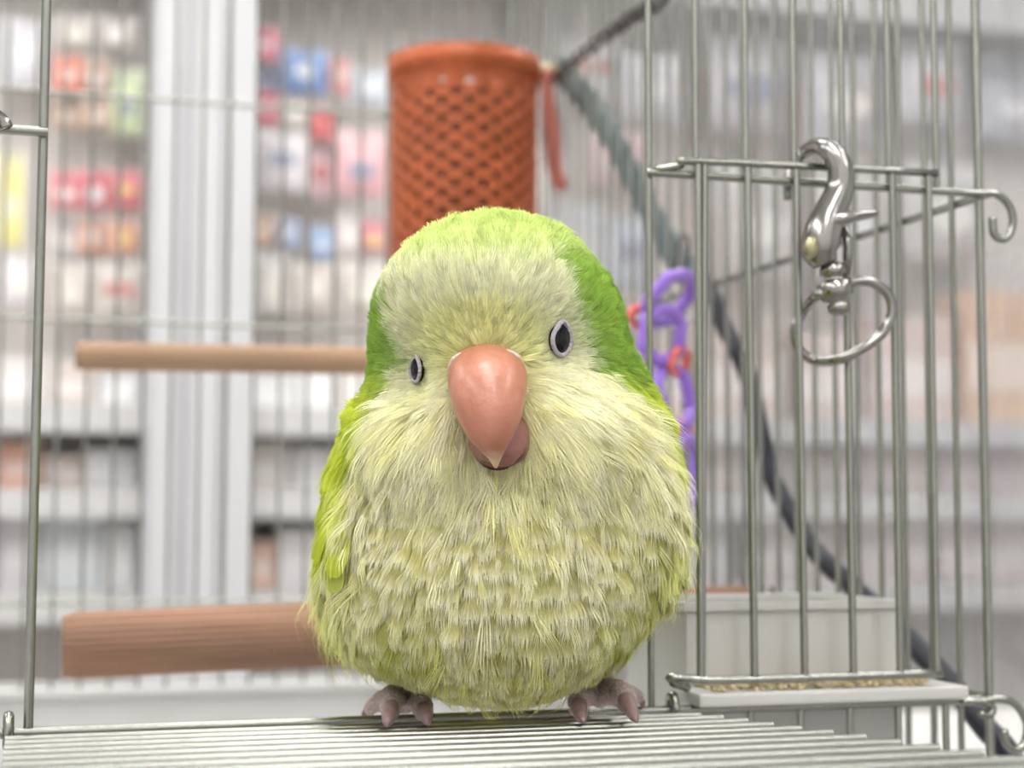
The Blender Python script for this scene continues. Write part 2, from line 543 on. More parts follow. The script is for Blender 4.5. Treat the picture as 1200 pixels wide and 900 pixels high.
def carton(x0, y0, x1, y1, col, label, yoff=.06, depth=.10, band=None, group='boxes on the rack shelves', zb=None):
    Y = YR+yoff
    A, B_ = on(1, x0, y0, Y), on(1, x1, y1, Y)
    zlo = B_[2] if zb is None else zb
    if A[0] < xp0 < B_[0]: B_[0] = xp0-.004
    if A[0] < xp1 < B_[0]: A[0] = xp1+.004
    t = empty('carton', ((A[0]+B_[0])/2, Y+depth/2, zlo))
    tag(t, label, 'box', group)
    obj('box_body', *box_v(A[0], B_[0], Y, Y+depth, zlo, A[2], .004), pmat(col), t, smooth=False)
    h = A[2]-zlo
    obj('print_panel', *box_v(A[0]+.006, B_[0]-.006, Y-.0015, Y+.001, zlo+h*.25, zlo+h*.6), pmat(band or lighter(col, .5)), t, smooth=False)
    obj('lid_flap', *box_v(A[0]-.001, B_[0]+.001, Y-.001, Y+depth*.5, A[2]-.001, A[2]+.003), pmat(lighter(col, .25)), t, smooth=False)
    return t
S1, S2, S3 = (pz(s) for s in SHELF_Y)
carton(2, 420, 54, 478, (222, 214, 212), 'pale carton on the top shelf at the outer left', zb=S1)
carton(60, 425, 112, 478, (214, 200, 190), 'light tan carton on the top shelf left of the pillar', zb=S1)
carton(118, 440, 168, 478, (240, 240, 240), 'white carton on the top shelf touching the pillar', zb=S1)
carton(294, 440, 344, 478, (250, 250, 250), 'bright white carton on the top shelf right of the pillar', zb=S1)
carton(348, 440, 396, 478, (250, 250, 250), 'bright white carton on the top shelf, second from the pillar', zb=S1)
carton(402, 425, 450, 478, (226, 218, 210), 'cream carton on the top shelf beyond the white cartons', zb=S1)
carton(0, 520, 46, 574, (236, 170, 140), 'orange carton on the middle shelf at the outer left', zb=S2)
carton(52, 535, 96, 574, (206, 186, 176), 'brown carton on the middle shelf beside the orange carton', zb=S2)
carton(100, 528, 168, 574, (242, 242, 244), 'wide white carton on the middle shelf by the pillar', zb=S2)
carton(296, 520, 340, 574, (236, 228, 220), 'ivory carton on the middle shelf right of the pillar', zb=S2)
carton(344, 526, 388, 574, (240, 238, 236), 'white carton on the middle shelf beside the ivory carton', zb=S2)
carton(392, 530, 450, 574, (220, 214, 208), 'light grey carton on the middle shelf', zb=S2)
carton(50, 602, 118, 692, (222, 230, 232), 'tall pale aqua carton on the lowest shelf', zb=S3)
carton(122, 616, 170, 692, (244, 242, 244), 'white carton on the lowest shelf by the pillar', zb=S3)
carton(0, 600, 44, 692, (222, 216, 220), 'lilac grey carton on the lowest shelf at the outer left', zb=S3)
carton(294, 636, 322, 692, (236, 190, 164), 'small peach carton on the lowest shelf right of the pillar', zb=S3)
carton(326, 622, 386, 692, (238, 234, 236), 'white carton on the lowest shelf beside the peach carton', zb=S3)
carton(392, 618, 450, 692, (214, 208, 204), 'grey carton on the lowest shelf', zb=S3)
for tier, z, top_ in (('top', S1, 425), ('middle', S2, 522), ('lowest', S3, 615)):
    for k, (c_, nm) in enumerate([((226, 220, 214), 'cream'), ((206, 198, 196), 'mouse grey'), ((232, 226, 222), 'chalk white')]):
        carton(456+k*60, top_+5*k, 510+k*60, 478, c_, '%s carton on the %s shelf straight behind the bird' % (nm, tier), zb=z)
# the part of the rack seen through the right side of the cage
RB = [
 (645, 235, 705, 330, (206, 220, 232), 'pale blue pouch beside the rack upright', .1),
 (708, 250, 762, 340, (196, 210, 228), 'grey-blue pouch next to the pale blue one by the rack upright', .1),
]
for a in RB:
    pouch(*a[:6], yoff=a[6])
for i, (x0, y0, x1, y1, col, lab) in enumerate([
  (650, 405, 730, 478, (232, 224, 220), 'off-white carton on the top shelf behind the orange tube'),
  (738, 400, 810, 478, (206, 182, 170), 'brown carton on the top shelf behind the purple links'),
  (820, 380, 920, 478, (200, 180, 168), 'wide brown carton on the top shelf behind the cage side'),
  (930, 390, 1010, 478, (214, 196, 188), 'pinkish brown carton on the top shelf behind the snap clip'),
  (1020, 370, 1120, 478, (206, 184, 174), 'tall pinkish brown carton on the top shelf'),
  (1130, 340, 1230, 478, (216, 176, 140), 'orange-brown carton on the top shelf at the far right'),
  (820, 524, 900, 574, (222, 202, 186), 'tan carton on the middle shelf behind the black cable'),
  (910, 528, 1000, 574, (214, 200, 194), 'dusty pink carton on the middle shelf'),
  (1010, 526, 1090, 574, (222, 200, 190), 'salmon carton on the middle shelf'),
  (1100, 528, 1210, 574, (226, 208, 204), 'pale rose carton on the middle shelf at the far right'),
  (650, 606, 740, 692, (226, 222, 220), 'off-white carton on the lowest shelf behind the bird'),
  (750, 606, 860, 692, (214, 206, 202), 'grey carton on the lowest shelf behind the feeder'),
  (880, 608, 980, 692, (214, 200, 194), 'dull pink carton on the lowest shelf'),
  (990, 608, 1090, 692, (220, 206, 204), 'rosy grey carton on the lowest shelf'),
  (1100, 610, 1230, 692, (224, 208, 208), 'pale pink carton on the lowest shelf at the far right')]):
    z = S1 if y1 == 478 else S2 if y1 == 574 else S3
    carton(x0, y0, x1, y1, col, lab, zb=z)
for i, (x0, y0, x1, y1, col, lab) in enumerate([
  (655, 40, 720, 120, (232, 232, 234), 'white pouch behind the orange tube'),
  (725, 60, 800, 150, (206, 206, 210), 'silver grey pouch beside the white pouch'),
  (830, 40, 920, 160, (190, 190, 194), 'grey pouch behind the upper cage corner'),
  (940, 60, 1030, 180, (176, 176, 180), 'dark grey pouch behind the snap clip'),
  (1050, 40, 1130, 150, (186, 186, 190), 'smoke grey pouch behind the cage corner post'),
  (1140, 60, 1220, 170, (176, 180, 190), 'blue-grey pouch at the far right'),
  (840, 190, 930, 330, (196, 194, 192), 'stone grey pouch low behind the snap clip'),
  (950, 200, 1040, 330, (190, 186, 182), 'warm grey pouch low behind the clip ring'),
  (1060, 190, 1150, 310, (186, 182, 180), 'mud grey pouch low behind the corner post'),
  (690, 150, 760, 225, (228, 190, 196), 'pale pink pouch behind the grey strap')]):
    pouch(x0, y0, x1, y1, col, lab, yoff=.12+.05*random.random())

# ------------------------------------------------------------------ bird cage
W, XR, YB, H, PITCHW = .158, .2602, .4732, .144, .0149
XL, ZTOP, ZRIM = -.1022, .43, -.036
cage = empty('bird_cage', (.079, YB/2, Z_TABLE))
tag(cage, 'zinc wire bird cage with white plastic base and its front door folded down', 'cage')
def unit_wire_mesh():
    V, Fc = tube([(0, 0, 0), (0, 0, 1)], 1.0, 10)
    me = mesh('wire', V, Fc)
    me.materials.append(M['wire'])
    return me
UNIT = unit_wire_mesh()
def wire(a, b, r, name='wire', parent=None):
    a, b = Vector(a), Vector(b)
    o = bpy.data.objects.new(name, UNIT)
    COL.objects.link(o)
    d = b-a
    q = d.to_track_quat('Z', 'Y')
    o.parent = parent
    m = Matrix.Translation(a) @ q.to_matrix().to_4x4() @ Matrix.Diagonal((r, r, d.length, 1))
    if parent is not None and parent.type == 'EMPTY':
        m = Matrix.Translation(-parent.location) @ m
    o.matrix_local = m
    return o
RW = .00100
def jit(s=.0004): return random.uniform(-s, s)
# front wires
wire((0, 0, ZRIM-.004), (0, 0, ZTOP), .00115, 'post', cage)
wire((W, 0, ZRIM-.004), (W, 0, ZTOP), .00095, 'post', cage)
for k in range(1, 7):
    x = W+k*PITCHW-.0012
    if k <= 6:
        wire((x, jit(), H-.0005), (x, jit(), ZTOP), RW, 'wire', cage)
        wire((x, 0, ZRIM-.004), (x, 0, -.0005), RW, 'wire', cage)
for k in range(1, 7):
    x = -k*PITCHW
    wire((x, 0, ZRIM-.004), (x, 0, ZTOP), RW, 'wire', cage)
# corner posts
for x, y in ((XR, 0), (XL, 0), (XR, YB), (XL, YB)):
    wire((x, y, ZRIM-.004), (x, y, ZTOP), .0013, 'corner_post', cage)
# side walls and back wall
n = int(YB/PITCHW)
for k in range(1, n+1):
    y = k*YB/(n+1)
    wire((XR, y, ZRIM-.004), (XR+jit(), y+jit(), ZTOP), RW, 'wire', cage)
    wire((XL, y, ZRIM-.004), (XL+jit(), y+jit(), ZTOP), RW, 'wire', cage)
n = int((XR-XL)/PITCHW)
for k in range(1, n+1):
    x = XL+k*(XR-XL)/(n+1)
    wire((x, YB, ZRIM-.004), (x+jit(), YB+jit(), ZTOP), RW, 'wire', cage)
    wire((x, -.001, ZTOP), (x, YB+.001, ZTOP), RW, 'wire', cage)
# rails
RH = .0012
wire((W-.001, -.0018, H), (XR+.002, -.0018, H), RH, 'rail', cage)
wire((XL, -.0018, H), (.001, -.0018, H), RH, 'rail', cage)
wire((XL-.002, -.0002, 0), (XR-.003, -.0002, 0), .00135, 'rail', cage)
wire((XR+.0018, -.001, H), (XR+.0018, YB, H), RH, 'rail', cage)
wire((XR+.0018, -.001, 0), (XR+.0018, YB, 0), RH, 'rail', cage)
for z in (H, 0, .272):
    wire((XL-.0018, -.001, z), (XL-.0018, YB, z), RH, 'rail', cage)
for z in (.2728, .1523, .005):
    wire((XL-.002, YB-.0018, z), (XR+.002, YB-.0018, z), .00125, 'rail', cage)
for x0, x1, y0, y1 in ((XL, XR, 0, 0), (XL, XR, YB, YB), (XL, XL, 0, YB), (XR, XR, 0, YB)):
    wire((x0, y0, ZTOP), (x1, y1, ZTOP), .0014, 'rail', cage)
# hooks where the front panel meets the side panel
def hook(pix, r, Y=-.002):
    pts = [on(1, a, b, Y) for a, b in pix]
    return obj('corner_hook', *tube(catmull(pts, 6), r, 10), M['wire'], cage)
hook([(1128, 226), (1150, 227), (1168, 228), (1182, 240), (1187, 258), (1183, 275), (1174, 281), (1165, 274), (1163, 255)], .0012)
hook([(1150, 822), (1168, 819), (1184, 822), (1197, 834), (1204, 852), (1200, 872), (1190, 879), (1180, 872), (1176, 855)], .0012)
pts = [on(1, a, b, -.002) for a, b in [(1128, 822), (1150, 823), (1163, 829), (1160, 838), (1148, 836)]]
obj('corner_hook', *tube(catmull(pts, 6), .0011, 10), M['wire'], cage)
# plastic base: walls, rim, floor
bz = Z_TABLE
v, f = join(box_v(XL-.012, XR+.012, -.012, YB+.012, bz, bz+.004),
            box_v(XL-.012, XL-.008, -.012, YB+.012, bz, ZRIM), box_v(XR+.008, XR+.012, -.012, YB+.012, bz, ZRIM),
            box_v(XL-.012, XR+.012, -.012, -.008, bz, ZRIM), box_v(XL-.012, XR+.012, YB+.008, YB+.012, bz, ZRIM),
            box_v(XL-.010, XR+.010, -.010, .001, ZRIM-.006, ZRIM-.003), box_v(XL-.010, XR+.010, YB-.001, YB+.010, ZRIM-.006, ZRIM-.003),
            box_v(XL-.010, XL+.001, -.010, YB+.010, ZRIM-.006, ZRIM-.003), box_v(XR-.001, XR+.010, -.010, YB+.010, ZRIM-.006, ZRIM-.003))
base = obj('base_tray', v, f, M['white_plastic'], cage, smooth=False)
# drop door, folded forward and tipped up a little
TILT = math.radians(3.6)
def dd(x, s, h=0.0):      # s = distance from the hinge, h = above the door plane
    return (x, -s*math.cos(TILT)-h*math.sin(TILT)*0, s*math.sin(TILT)+h-.0012)
DX0, DX1, DL = -.0052, .1685, .204
v, f = join(tube([dd(DX0+.004, .001, -.002), dd(DX0+.004, DL, -.002)], .0011, 10), tube([dd(DX1-.004, .001, -.002), dd(DX1-.004, DL, -.002)], .0011, 10),
            tube([dd(DX0+.002, DL, -.002), dd(DX1-.002, DL, -.002)], .0012, 10))
door = obj('drop_door', v, f, M['wire'], cage)
def child_wire(a, b, r, parent):
    o = wire(a, b, r, 'wire', None)
    o.parent = parent
    o.matrix_parent_inverse = Matrix()
    return o
door_off = Vector((0, 0, 0))
for k in range(14):
    s = .0072+k*.0147
    if s > DL: break
    o = child_wire(dd(DX0, s), dd(DX1+.0004*random.random(), s), .00112, door)
# hinge loops
for xx in (-.0045, W+.006):
    pts = [(xx, .0022*math.cos(a)*1.0, .0004+.0036*math.sin(a)) for a in np.linspace(0, 2*math.pi, 16, endpoint=False)]
    l = obj('hinge_loop', *tube(pts, .0013, 8, closed=True), M['wire'], None)
    l.parent = door
# feeder door: framed wire flap hung on the front rail
FY = -.0042
def fp(x, y): return on(1, x, y, FY)
a, b = fp(812, 189), fp(1098, 203)
fr_pts = [on(1, 768, 199, -.002), on(1, 800, 193, -.0035), fp(822, 189), b]
v1 = tube(catmull(fr_pts, 5), .0011, 10)
c, d = fp(786, 797), fp(1104, 789)
v2 = tube(catmull([on(1, 806, 806, .001), on(1, 788, 800, -.001), on(1, 786, 794, -.003), fp(806, 795), fp(840, 797), fp(950, 794), d], 6), .0012, 10)
feeder_door = obj('feeder_door', *v1, M['wire'], cage)
fb = obj('bottom_bar', *v2, M['wire'], None)
fb.parent = feeder_door
for xt, xb_ in ((818, 821), (826, 823), (876, 884), (933, 943), (990, 1000), (1045, 1055), (1088, 1098)):
    q0, q1 = fp(xt, 193+(xt-820)*.05), fp(xb_, 796-(xb_-820)*.025)
    child_wire(q0, q1, .00108 if xt != 826 else .0009, feeder_door)

# clear vinyl sheet hanging outside the right side
NY, NZ = 60, 46
V, Fc = [], []
for j in range(NZ+1):
    for i in range(NY+1):
        y = -.13+.64*i/NY
        jj = min(j, 40)
        z = -.03+.455*jj/40
        x = XR+.031+.0030*math.sin(y*26+1.3*math.sin(z*8))+.0015*math.sin(z*15+y*13)+.0006*math.sin(y*71+z*19)
        if j > 40:          # the fold over the cage top, lying on its wires
            q = (j-40)/6
            x, z = x+(XR-.09-x)*q, .425+.0068*min(1, q*6)
        V.append((x, y, z))
for j in range(NZ):
    for i in range(NY):
        a = j*(NY+1)+i
        Fc.append((a, a+1, a+NY+2, a+NY+1))
vin = tag(obj('vinyl_sheet', V, Fc, M['vinyl']), 'clear wrinkled vinyl sheet covering the side of the bird cage', 'sheet')

# ------------------------------------------------------------------ feeder cup
cup = empty('feeder_cup', (.2, .035, ZRIM))
tag(cup, 'milky white plastic seed cup hung behind the small wire feeder door', 'cup')
cy0, cy1 = .012, .057
cx0, cx1 = on(1, 804, 705, cy0)[0], on(1, 1050, 697, cy0)[0]
zk, zb = on(1, 925, 709, cy0)[2], -.030
tk = .0018
v, f = join(box_v(cx0+tk, cx1-tk, cy1-tk, cy1, zb, zk), box_v(cx0+tk, cx1-tk, cy0, cy0+tk, zb, zk), box_v(cx0+tk, cx1-tk, cy0+tk, cy1-tk, zb, zb+tk),
            box_v(cx0, cx0+tk, cy0, cy1, zb, zk), box_v(cx1-tk, cx1, cy0, cy1, zb, zk))
obj('cup_body', v, f, M['cup'], cup, smooth=False)
rim_z0, rim_z1, ro = zk-.0012, zk+.0010, .0012
v, f = join(box_v(cx0-ro, cx1+ro, cy0-ro, cy0+.0004, rim_z0, rim_z1), box_v(cx0-ro, cx1+ro, cy1-.0004, cy1+ro, rim_z0, rim_z1),
            box_v(cx0-ro, cx0+.0004, cy0+.0004, cy1-.0004, rim_z0, rim_z1), box_v(cx1-.0004, cx1+ro, cy0+.0004, cy1-.0004, rim_z0, rim_z1))
obj('rim', v, f, M['cup'], cup, smooth=False)
lp0, lp1 = on(1, 814, 818, -.004), on(1, 1128, 808, -.004)
obj('ledge', *box_v(lp0[0], lp1[0], -.0075, cy0+.001, .0012, .0048, .0008), M['cup'], cup, smooth=False)
SV, SF = [], []
for k in range(520):
    x = random.uniform(lp0[0]+.006, lp1[0]-.010)
    y = random.uniform(-.004, cy0)
    z = .0052+.0012*random.random()
    v, f = ellipsoid((x, y, z), (.0008, .0007, .0006), 6, 4)
    SV, SF = join((SV, SF), (v, f)) if False else (SV, SF)
    n0 = len(SV)
    SV += v
    SF += [tuple(i+n0 for i in q) for q in f]
tag(obj('millet_seed', SV, SF, M['seed'], cup), kind='stuff')

# ------------------------------------------------------------------ snap clip on the rail
CY = -.006
def cp(x, y, dy=0.0): return on(1, x, y, CY+dy)
cm = .44/F_PX          # metres per pixel on the front panel
clip = empty('snap_clip', cp(985, 380))
tag(clip, 'chrome trigger snap clip with oval swivel ring hanging from the front rail', 'clip')
hp = [cp(923, 234, .0115), cp(923, 216, .0115), cp(929, 195, .0118), cp(942, 179, .0108), cp(957, 171, .0050), cp(973, 177, -.0030),
      cp(985, 198, -.0048), cp(984, 222, -.0050), cp(974, 246, -.0052), cp(965, 270, -.0055), cp(961, 292, -.0055), cp(967, 310, -.0055)]
hr = np.array([5, 6, 7, 8, 9.5, 13, 16, 17, 19, 22, 22, 15])*cm
P12 = catmull([np.append(p, r) for p, r in zip(hp, hr)], 5)
obj('hook_body', *tube([q[:3] for q in P12], [q[3] for q in P12], 14, flat=1.0), M['steel'], clip)
lev = [cp(974, 262, -.0065), cp(985, 258, -.0085), cp(1000, 254, -.0095), cp(1014, 252, -.0095), cp(1027, 250, -.0095)]
obj('thumb_lever', *tube(catmull(lev, 4), list(np.interp(np.linspace(0, 1, 17), [0, .3, .8, 1], [15*cm, 11*cm, 7*cm, 5*cm])), 10, flat=.8), M['steel'], clip)
obj('gate_arm', *tube([cp(988, 262, -.005), cp(994, 290, -.005), cp(991, 324, -.005)], [5*cm, 6*cm, 5*cm], 10), M['steel'], clip)
obj('rivet', *ellipsoid(cp(951, 290, -.0098), (10*cm, 6*cm, 13*cm), 14, 8), M['brass'], clip)
def disc_stack(pix, name):
    pts = [cp(a, b, -.0058) for a, b, r in pix]
    return obj(name, *tube(pts, [r*cm for a, b, r in pix], 18, ref=(0, 1, 0)), M['steel'], clip)
disc_stack([(976, 308, 12), (976, 316, 16), (976, 321, 16), (977, 324, 11), (977, 329, 13), (978, 332, 21), (980, 346, 21), (981, 350, 17), (982, 353, 9),
            (983, 357, 14), (984, 366, 13), (984, 369, 8)], 'swivel')
rp = [(959, 346, -.0050), (949, 355, .0030), (940, 368, .0062), (931, 388, .0068), (937, 410, .0068), (957, 423, .0058), (984, 421, -.0012), (1010, 409, -.0044), (1034, 390, -.0052), (1045, 366, -.0056),
      (1040, 344, -.0060), (1022, 331, -.0060), (1002, 330, -.0060), (978, 338, -.0058)]
obj('oval_ring', *tube(catmull([cp(a, b, d) for a, b, d in rp], 6, closed=True), 6.2*cm, 12, closed=True), M['steel'], clip)
# small second hook at the left rail
t = empty('wire_hook', on(1, 0, 150, -.004))
tag(t, 'small bent steel hook hanging on the left end of the front rail', 'hook')
pts = [on(1, a, b, -.005) for a, b in [(-30, 175), (-32, 150), (-22, 136), (-8, 134), (4, 142), (8, 150)]]
obj('bent_wire', *tube(catmull(pts, 5), .0016, 10), M['steel'], t)
obj('eye_loop', *tube([on(1, -30+9*math.cos(a), 183+9*math.sin(a), -.005) for a in np.linspace(0, 6.28, 14, endpoint=False)], .0012, 8, closed=True), M['steel'], t)

# ------------------------------------------------------------------ perches
def perch(name, p0, p1, r, ridges, m, label):
    p0, p1 = np.array(p0), np.array(p1)
    t = empty(name, tuple((p0+p1)/2))
    tag(t, label, 'perch')
    ax = p1-p0
    L = np.linalg.norm(ax)
    ax /= L
    n1 = np.cross(ax, [0, 0, 1.0]); n1 /= np.linalg.norm(n1)
    n2 = np.cross(n1, ax)
    S = 96 if ridges else 32
    V, Fc = [], []
    st = [(0, .90), (.004, 1.0)]+[(s, 1.0) for s in np.linspace(.02, L-.004, 10)]+[(L, .95)]
    for s, k in st:
        for i in range(S):
            a = 2*math.pi*i/S
            q = 1.0
            if ridges:
                q = 1-.055*(0.5+0.5*math.cos(a*ridges+.6*math.sin(3*a)))**2 + .01*math.sin(7*a+s*60)
            V.append(p0+ax*s+r*k*q*(math.cos(a)*n1+math.sin(a)*n2))
    for j in range(len(st)-1):
        for i in range(S):
            Fc.append((j*S+i, j*S+(i+1) % S, (j+1)*S+(i+1) % S, (j+1)*S+i))
    Fc.append(tuple(range(S-1, -1, -1)))
    Fc.append(tuple((len(st)-1)*S+i for i in range(S)))
    o = obj('dowel', V, Fc, m, t, smooth=not ridges)
    # bolt, washers and wing nut at the wall end
    obj('bolt', *tube([p1-ax*.004, p1+ax*.014], .0018, 8), M['steel'], t)
    obj('washer', *tube([p1-ax*.0002, p1+ax*.0014], .0075, 18), M['steel'], t)
    wx = p1+ax*.0034
    v, f = join(tube([wx, wx+ax*.006], .004, 10), tube([wx+ax*.003, wx+ax*.006+n2*.010], [.003, .002], 8), tube([wx+ax*.003, wx+ax*.006-n2*.010], [.003, .002], 8))
    obj('wing_nut', v, f, M['steel'], t)
    return t
RP = .0109
PYL, PYU = 10.5*YB/32, 22.5*YB/32      # half way between two side wires
pl0, pl1 = on(1, 73, 757, PYL), on(0, 880, 715, XR-.003)
perch('grooved_perch', pl0, (XR-.0022, PYL, pl1[2]-.002), RP*1.015, 30, M['wood2'], 'thick grooved brown wooden perch low behind the bird')
pu0 = on(1, 88, 417, PYU)
perch('dowel_perch', pu0, (XR-.0022, PYU, .1235), .0064, 0, M['wood'], 'thin smooth wooden dowel perch high behind the bird')

# ------------------------------------------------------------------ orange perforated tube
OD = .855
oc = atd(544, 74, OD)
rr = 86/F_PX*OD
tubeL = .135
t = empty('foraging_tube', (oc[0], oc[1], oc[2]-tubeL))
tag(t, 'orange perforated cylinder toy hanging high in the back of the cage', 'toy')
NC, NRW = 34, 12
dth = 2*math.pi/NC
rowh = 21/F_PX*OD
hole = 5.4/F_PX*OD
V, Fc = [], []
def cyl(th, z, r=rr): return (oc[0]+r*math.cos(th), oc[1]+r*math.sin(th), z)
ztop_h = oc[2]-.0150
for i in range(NC):
    th0 = dth*i
    for j in range(-1 if i % 2 else 0, NRW):
        z1 = ztop_h-j*rowh-(rowh/2 if i % 2 else 0)
        z0 = z1-rowh
        solid = z1 > ztop_h+1e-6
        z1, z0 = min(z1, ztop_h), max(z0, ztop_h-NRW*rowh)
        solid = solid or (z1-z0 < rowh*.9)
        n0 = len(V)
        if solid:
            V += [cyl(th0, z0), cyl(th0+dth, z0), cyl(th0+dth, z1), cyl(th0, z1)]
            Fc.append((n0, n0+1, n0+2, n0+3))
            continue
        sq, oc8 = [], []
        for k in range(12):
            a = 2*math.pi*k/12
            ca, sa = math.cos(a), math.sin(a)
            m_ = max(abs(ca), abs(sa))
            sq.append(cyl(th0+dth*(.5+.5*ca/m_), z0+rowh*(.5+.5*sa/m_)))
            oc8.append(cyl(th0+dth*.5+hole*ca/rr, z0+rowh*.5+hole*sa))
        V += sq+oc8
        for k in range(12):
            k2 = (k+1) % 12
            Fc.append((n0+k, n0+k2, n0+12+k2, n0+12+k))
zend = ztop_h-NRW*rowh
o = obj('perforated_wall', V, Fc, M['orange'], t, smooth=True)
md = o.modifiers.new('thick', 'SOLIDIFY')
md.thickness = .0012
md.offset = -1
def ring_band(z0, z1, r0, r1, S=60):
    V, Fc = [], []
    for z, r in ((z0, r0), (z1, r0), (z1, r1), (z0, r1)):
        for i in range(S):
            V.append(cyl(2*math.pi*i/S, z, r))
    for q in range(4):
        for i in range(S):
            Fc.append((q*S+i, q*S+(i+1) % S, ((q+1) % 4)*S+(i+1) % S, ((q+1) % 4)*S+i))
    return V, Fc
obj('plain_band', *ring_band(ztop_h-.0004, oc[2]-.010, rr+.0002, rr-.0012), M['orange'], t)
obj('rim', *ring_band(oc[2]-.0108, oc[2], rr+.0016, rr-.0012), M['orange'], t)
obj('bottom_band', *ring_band(zend-.008, zend+.0004, rr+.0005, rr-.0012), M['orange'], t)
cap_v = [cyl(2*math.pi*i/48, zend-.007, rr-.001) for i in range(48)]
obj('bottom_cap', cap_v, [tuple(range(48))], M['orange'], t, smooth=False)
M['roll'] = mat('liner_shade_brown', (96, 74, 60), .8, var=.2)  # added dark liner so the tube's holes look shaded inside
obj('shade_liner', *ring_band(zend+.002, oc[2]-.02, rr*.86, rr*.82), M['roll'], t)  # 'roll' is the added liner's dark shade material
# nut that holds it, chain and red strap
zN = atd(640, 85, OD)[2]
ca = np.array([oc[0]+rr-.003, 26.5*YB/32, zN]); cb = np.array([XR+.003, 26.5*YB/32, zN])
obj('mount_nut', *tube([ca, (ca+cb)/2, cb], [.0052, .0060, .0052], 12), M['brass'], t)
# chain from the tube up the side wall
chain = empty('hanging_chain', on(0, 660, 80, XR-.012))
tag(chain, 'dark thin link chain running from the orange tube up the cage side', 'chain')
nlink = 13
for k in range(nlink):
    u = k/(nlink-1)
    cpix = (655+118*u, 88-86*u-6*math.sin(3.14*u))
    cpos = on(0, cpix[0], cpix[1], XR-.012)
    dirv = on(0, cpix[0]+5, cpix[1]-4.2, XR-.012)-cpos
    dirv /= np.linalg.norm(dirv)
    side = np.array([1.0, 0, 0]) if k % 2 else np.cross(dirv, [1.0, 0, 0])
    side /= np.linalg.norm(side)
    ln = .0125
    pts = [cpos+dirv*ln*math.cos(a)+side*.0030*math.sin(a) for a in np.linspace(0, 2*math.pi, 14, endpoint=False)]
    obj('link', *tube(pts, .0008, 7, closed=True), M['chain'], chain)
# red leather strip
pts = [np.array([XR-.006, .3872, zN+.001])]+[on(1, a, b, .381) for a, b in [(642, 112), (645, 138), (648, 168), (651, 200), (660, 222)]]
o = obj('leather_strip', *tube(catmull(pts, 6), list(np.interp(np.linspace(0, 1, 31), [0, .7, 1], [.0034, .0044, .0032])), 10, flat=.35, ref=FW), M['leather'])
tag(o, 'dull red leather strip dangling beside the orange tube', 'strip')
# grey-green strap and black cable along the outside of the right side
def on_side(pix, X): return [on(0, a, b, X) for a, b in pix]
pts = on_side([(655, 80), (690, 120), (725, 175), (755, 235), (785, 290), (815, 335)], XR+.0036)
o = obj('webbing_strap', *tube(catmull(pts, 6), .0085, 12, flat=.28, ref=(1, 0, 0)), M['strap'])
tag(o, 'grey-green webbing strap slanting along the side wires of the cage', 'strap')
CPX = [(812, 318), (832, 342), (850, 385), (868, 420), (882, 462), (892, 510), (902, 552), (922, 594), (955, 646), (1000, 688), (1050, 735), (1082, 768), (1118, 806), (1152, 850), (1186, 892)]
pts = [on(0, a, b, XR+.0085+.0095*min(1, k/8)) for k, (a, b) in enumerate(CPX)]
q_ = pts[-1]
pts += [q_+np.array([.003, -.002, -.022]), np.array([q_[0]+.016, q_[1]+.006, -.0775]), np.array([q_[0]+.05, q_[1]+.03, -.0815]), np.array([q_[0]+.15, q_[1]+.09, -.0815])]
o = obj('black_cable', *tube(catmull(pts, 6), .0037, 12), M['cable'])
tag(o, 'black rubber cable sagging along the outside of the cage side', 'cable')

# purple chain links toy
toy = empty('plastic_link_toy', on(0, 790, 600, XR-.01))
tag(toy, 'purple plastic chain link toy with coral links hanging on the side wires', 'toy')
def olink(cx, cy, hw, hh, rot, m, dep, tilt=0.0, r=4.5):
    pts = []
    for a in np.linspace(0, 2*math.pi, 22, endpoint=False):
        x, y = hw*math.cos(a), hh*math.sin(a)
        if abs(math.sin(a)) < .6: x = math.copysign(hw*.98, math.cos(a)) if abs(math.cos(a)) > .3 else x
        xr, yr = x*math.cos(rot)-y*math.sin(rot), x*math.sin(rot)+y*math.cos(rot)
        pts.append(atd(cx+xr, cy+yr, dep+tilt*x/hw))
    obj('link', *tube(catmull(pts, 2, True), r/F_PX*dep, 10, closed=True), M[m], toy)
DEP = .63
olink(784, 350, 17, 34, .7, 'purple', DEP, .012, 8)
olink(776, 393, 21, 30, .1, 'purple', DEP-.006, .006, 8)
olink(790, 465, 17, 36, -.25, 'purple', DEP, .010, 8)
olink(803, 552, 13, 40, 0, 'purple', DEP, .012, 8)
olink(752, 372, 13, 11, .4, 'coral', DEP+.004, .010, 5)
olink(796, 423, 8, 15, .3, 'coral', DEP+.004, .010, 5)
olink(800, 508, 8, 14, .0, 'coral', DEP+.004, .010, 5)
olink(800, 300, 6, 26, .1, 'chain', DEP+.006, .006, 2)

# ------------------------------------------------------------------ the parakeet
DRAIL = float((np.array([.1173, 0, 0])-CAM) @ FW)     # depth of the hinge rail under the bird
DREF = DRAIL-.022                                     # the bird leans out over the folded door
def B(u, v, dy=0.0):            # pixel + metres behind the bird's middle
    return atd(u, v, DREF+dy)
def BF(u, v, dy=0.0):           # pixel + metres behind the rail
    return atd(u, v, DRAIL-.005+dy)
bird = empty('parakeet', (BF(590, 842)[0], BF(590, 842)[1]-.006, .0014))
tag(bird, 'fluffed green and cream monk parakeet with a salmon pink beak perched on the cage door', 'bird')

RH3 = np.array([math.cos(YAW), -math.sin(YAW), 0.0])   # bird frame: right, away, up
FH3 = np.array([math.sin(YAW), math.cos(YAW), 0.0])
UP3 = np.array([0, 0, 1.0])
BAS = np.stack([RH3, FH3, UP3])

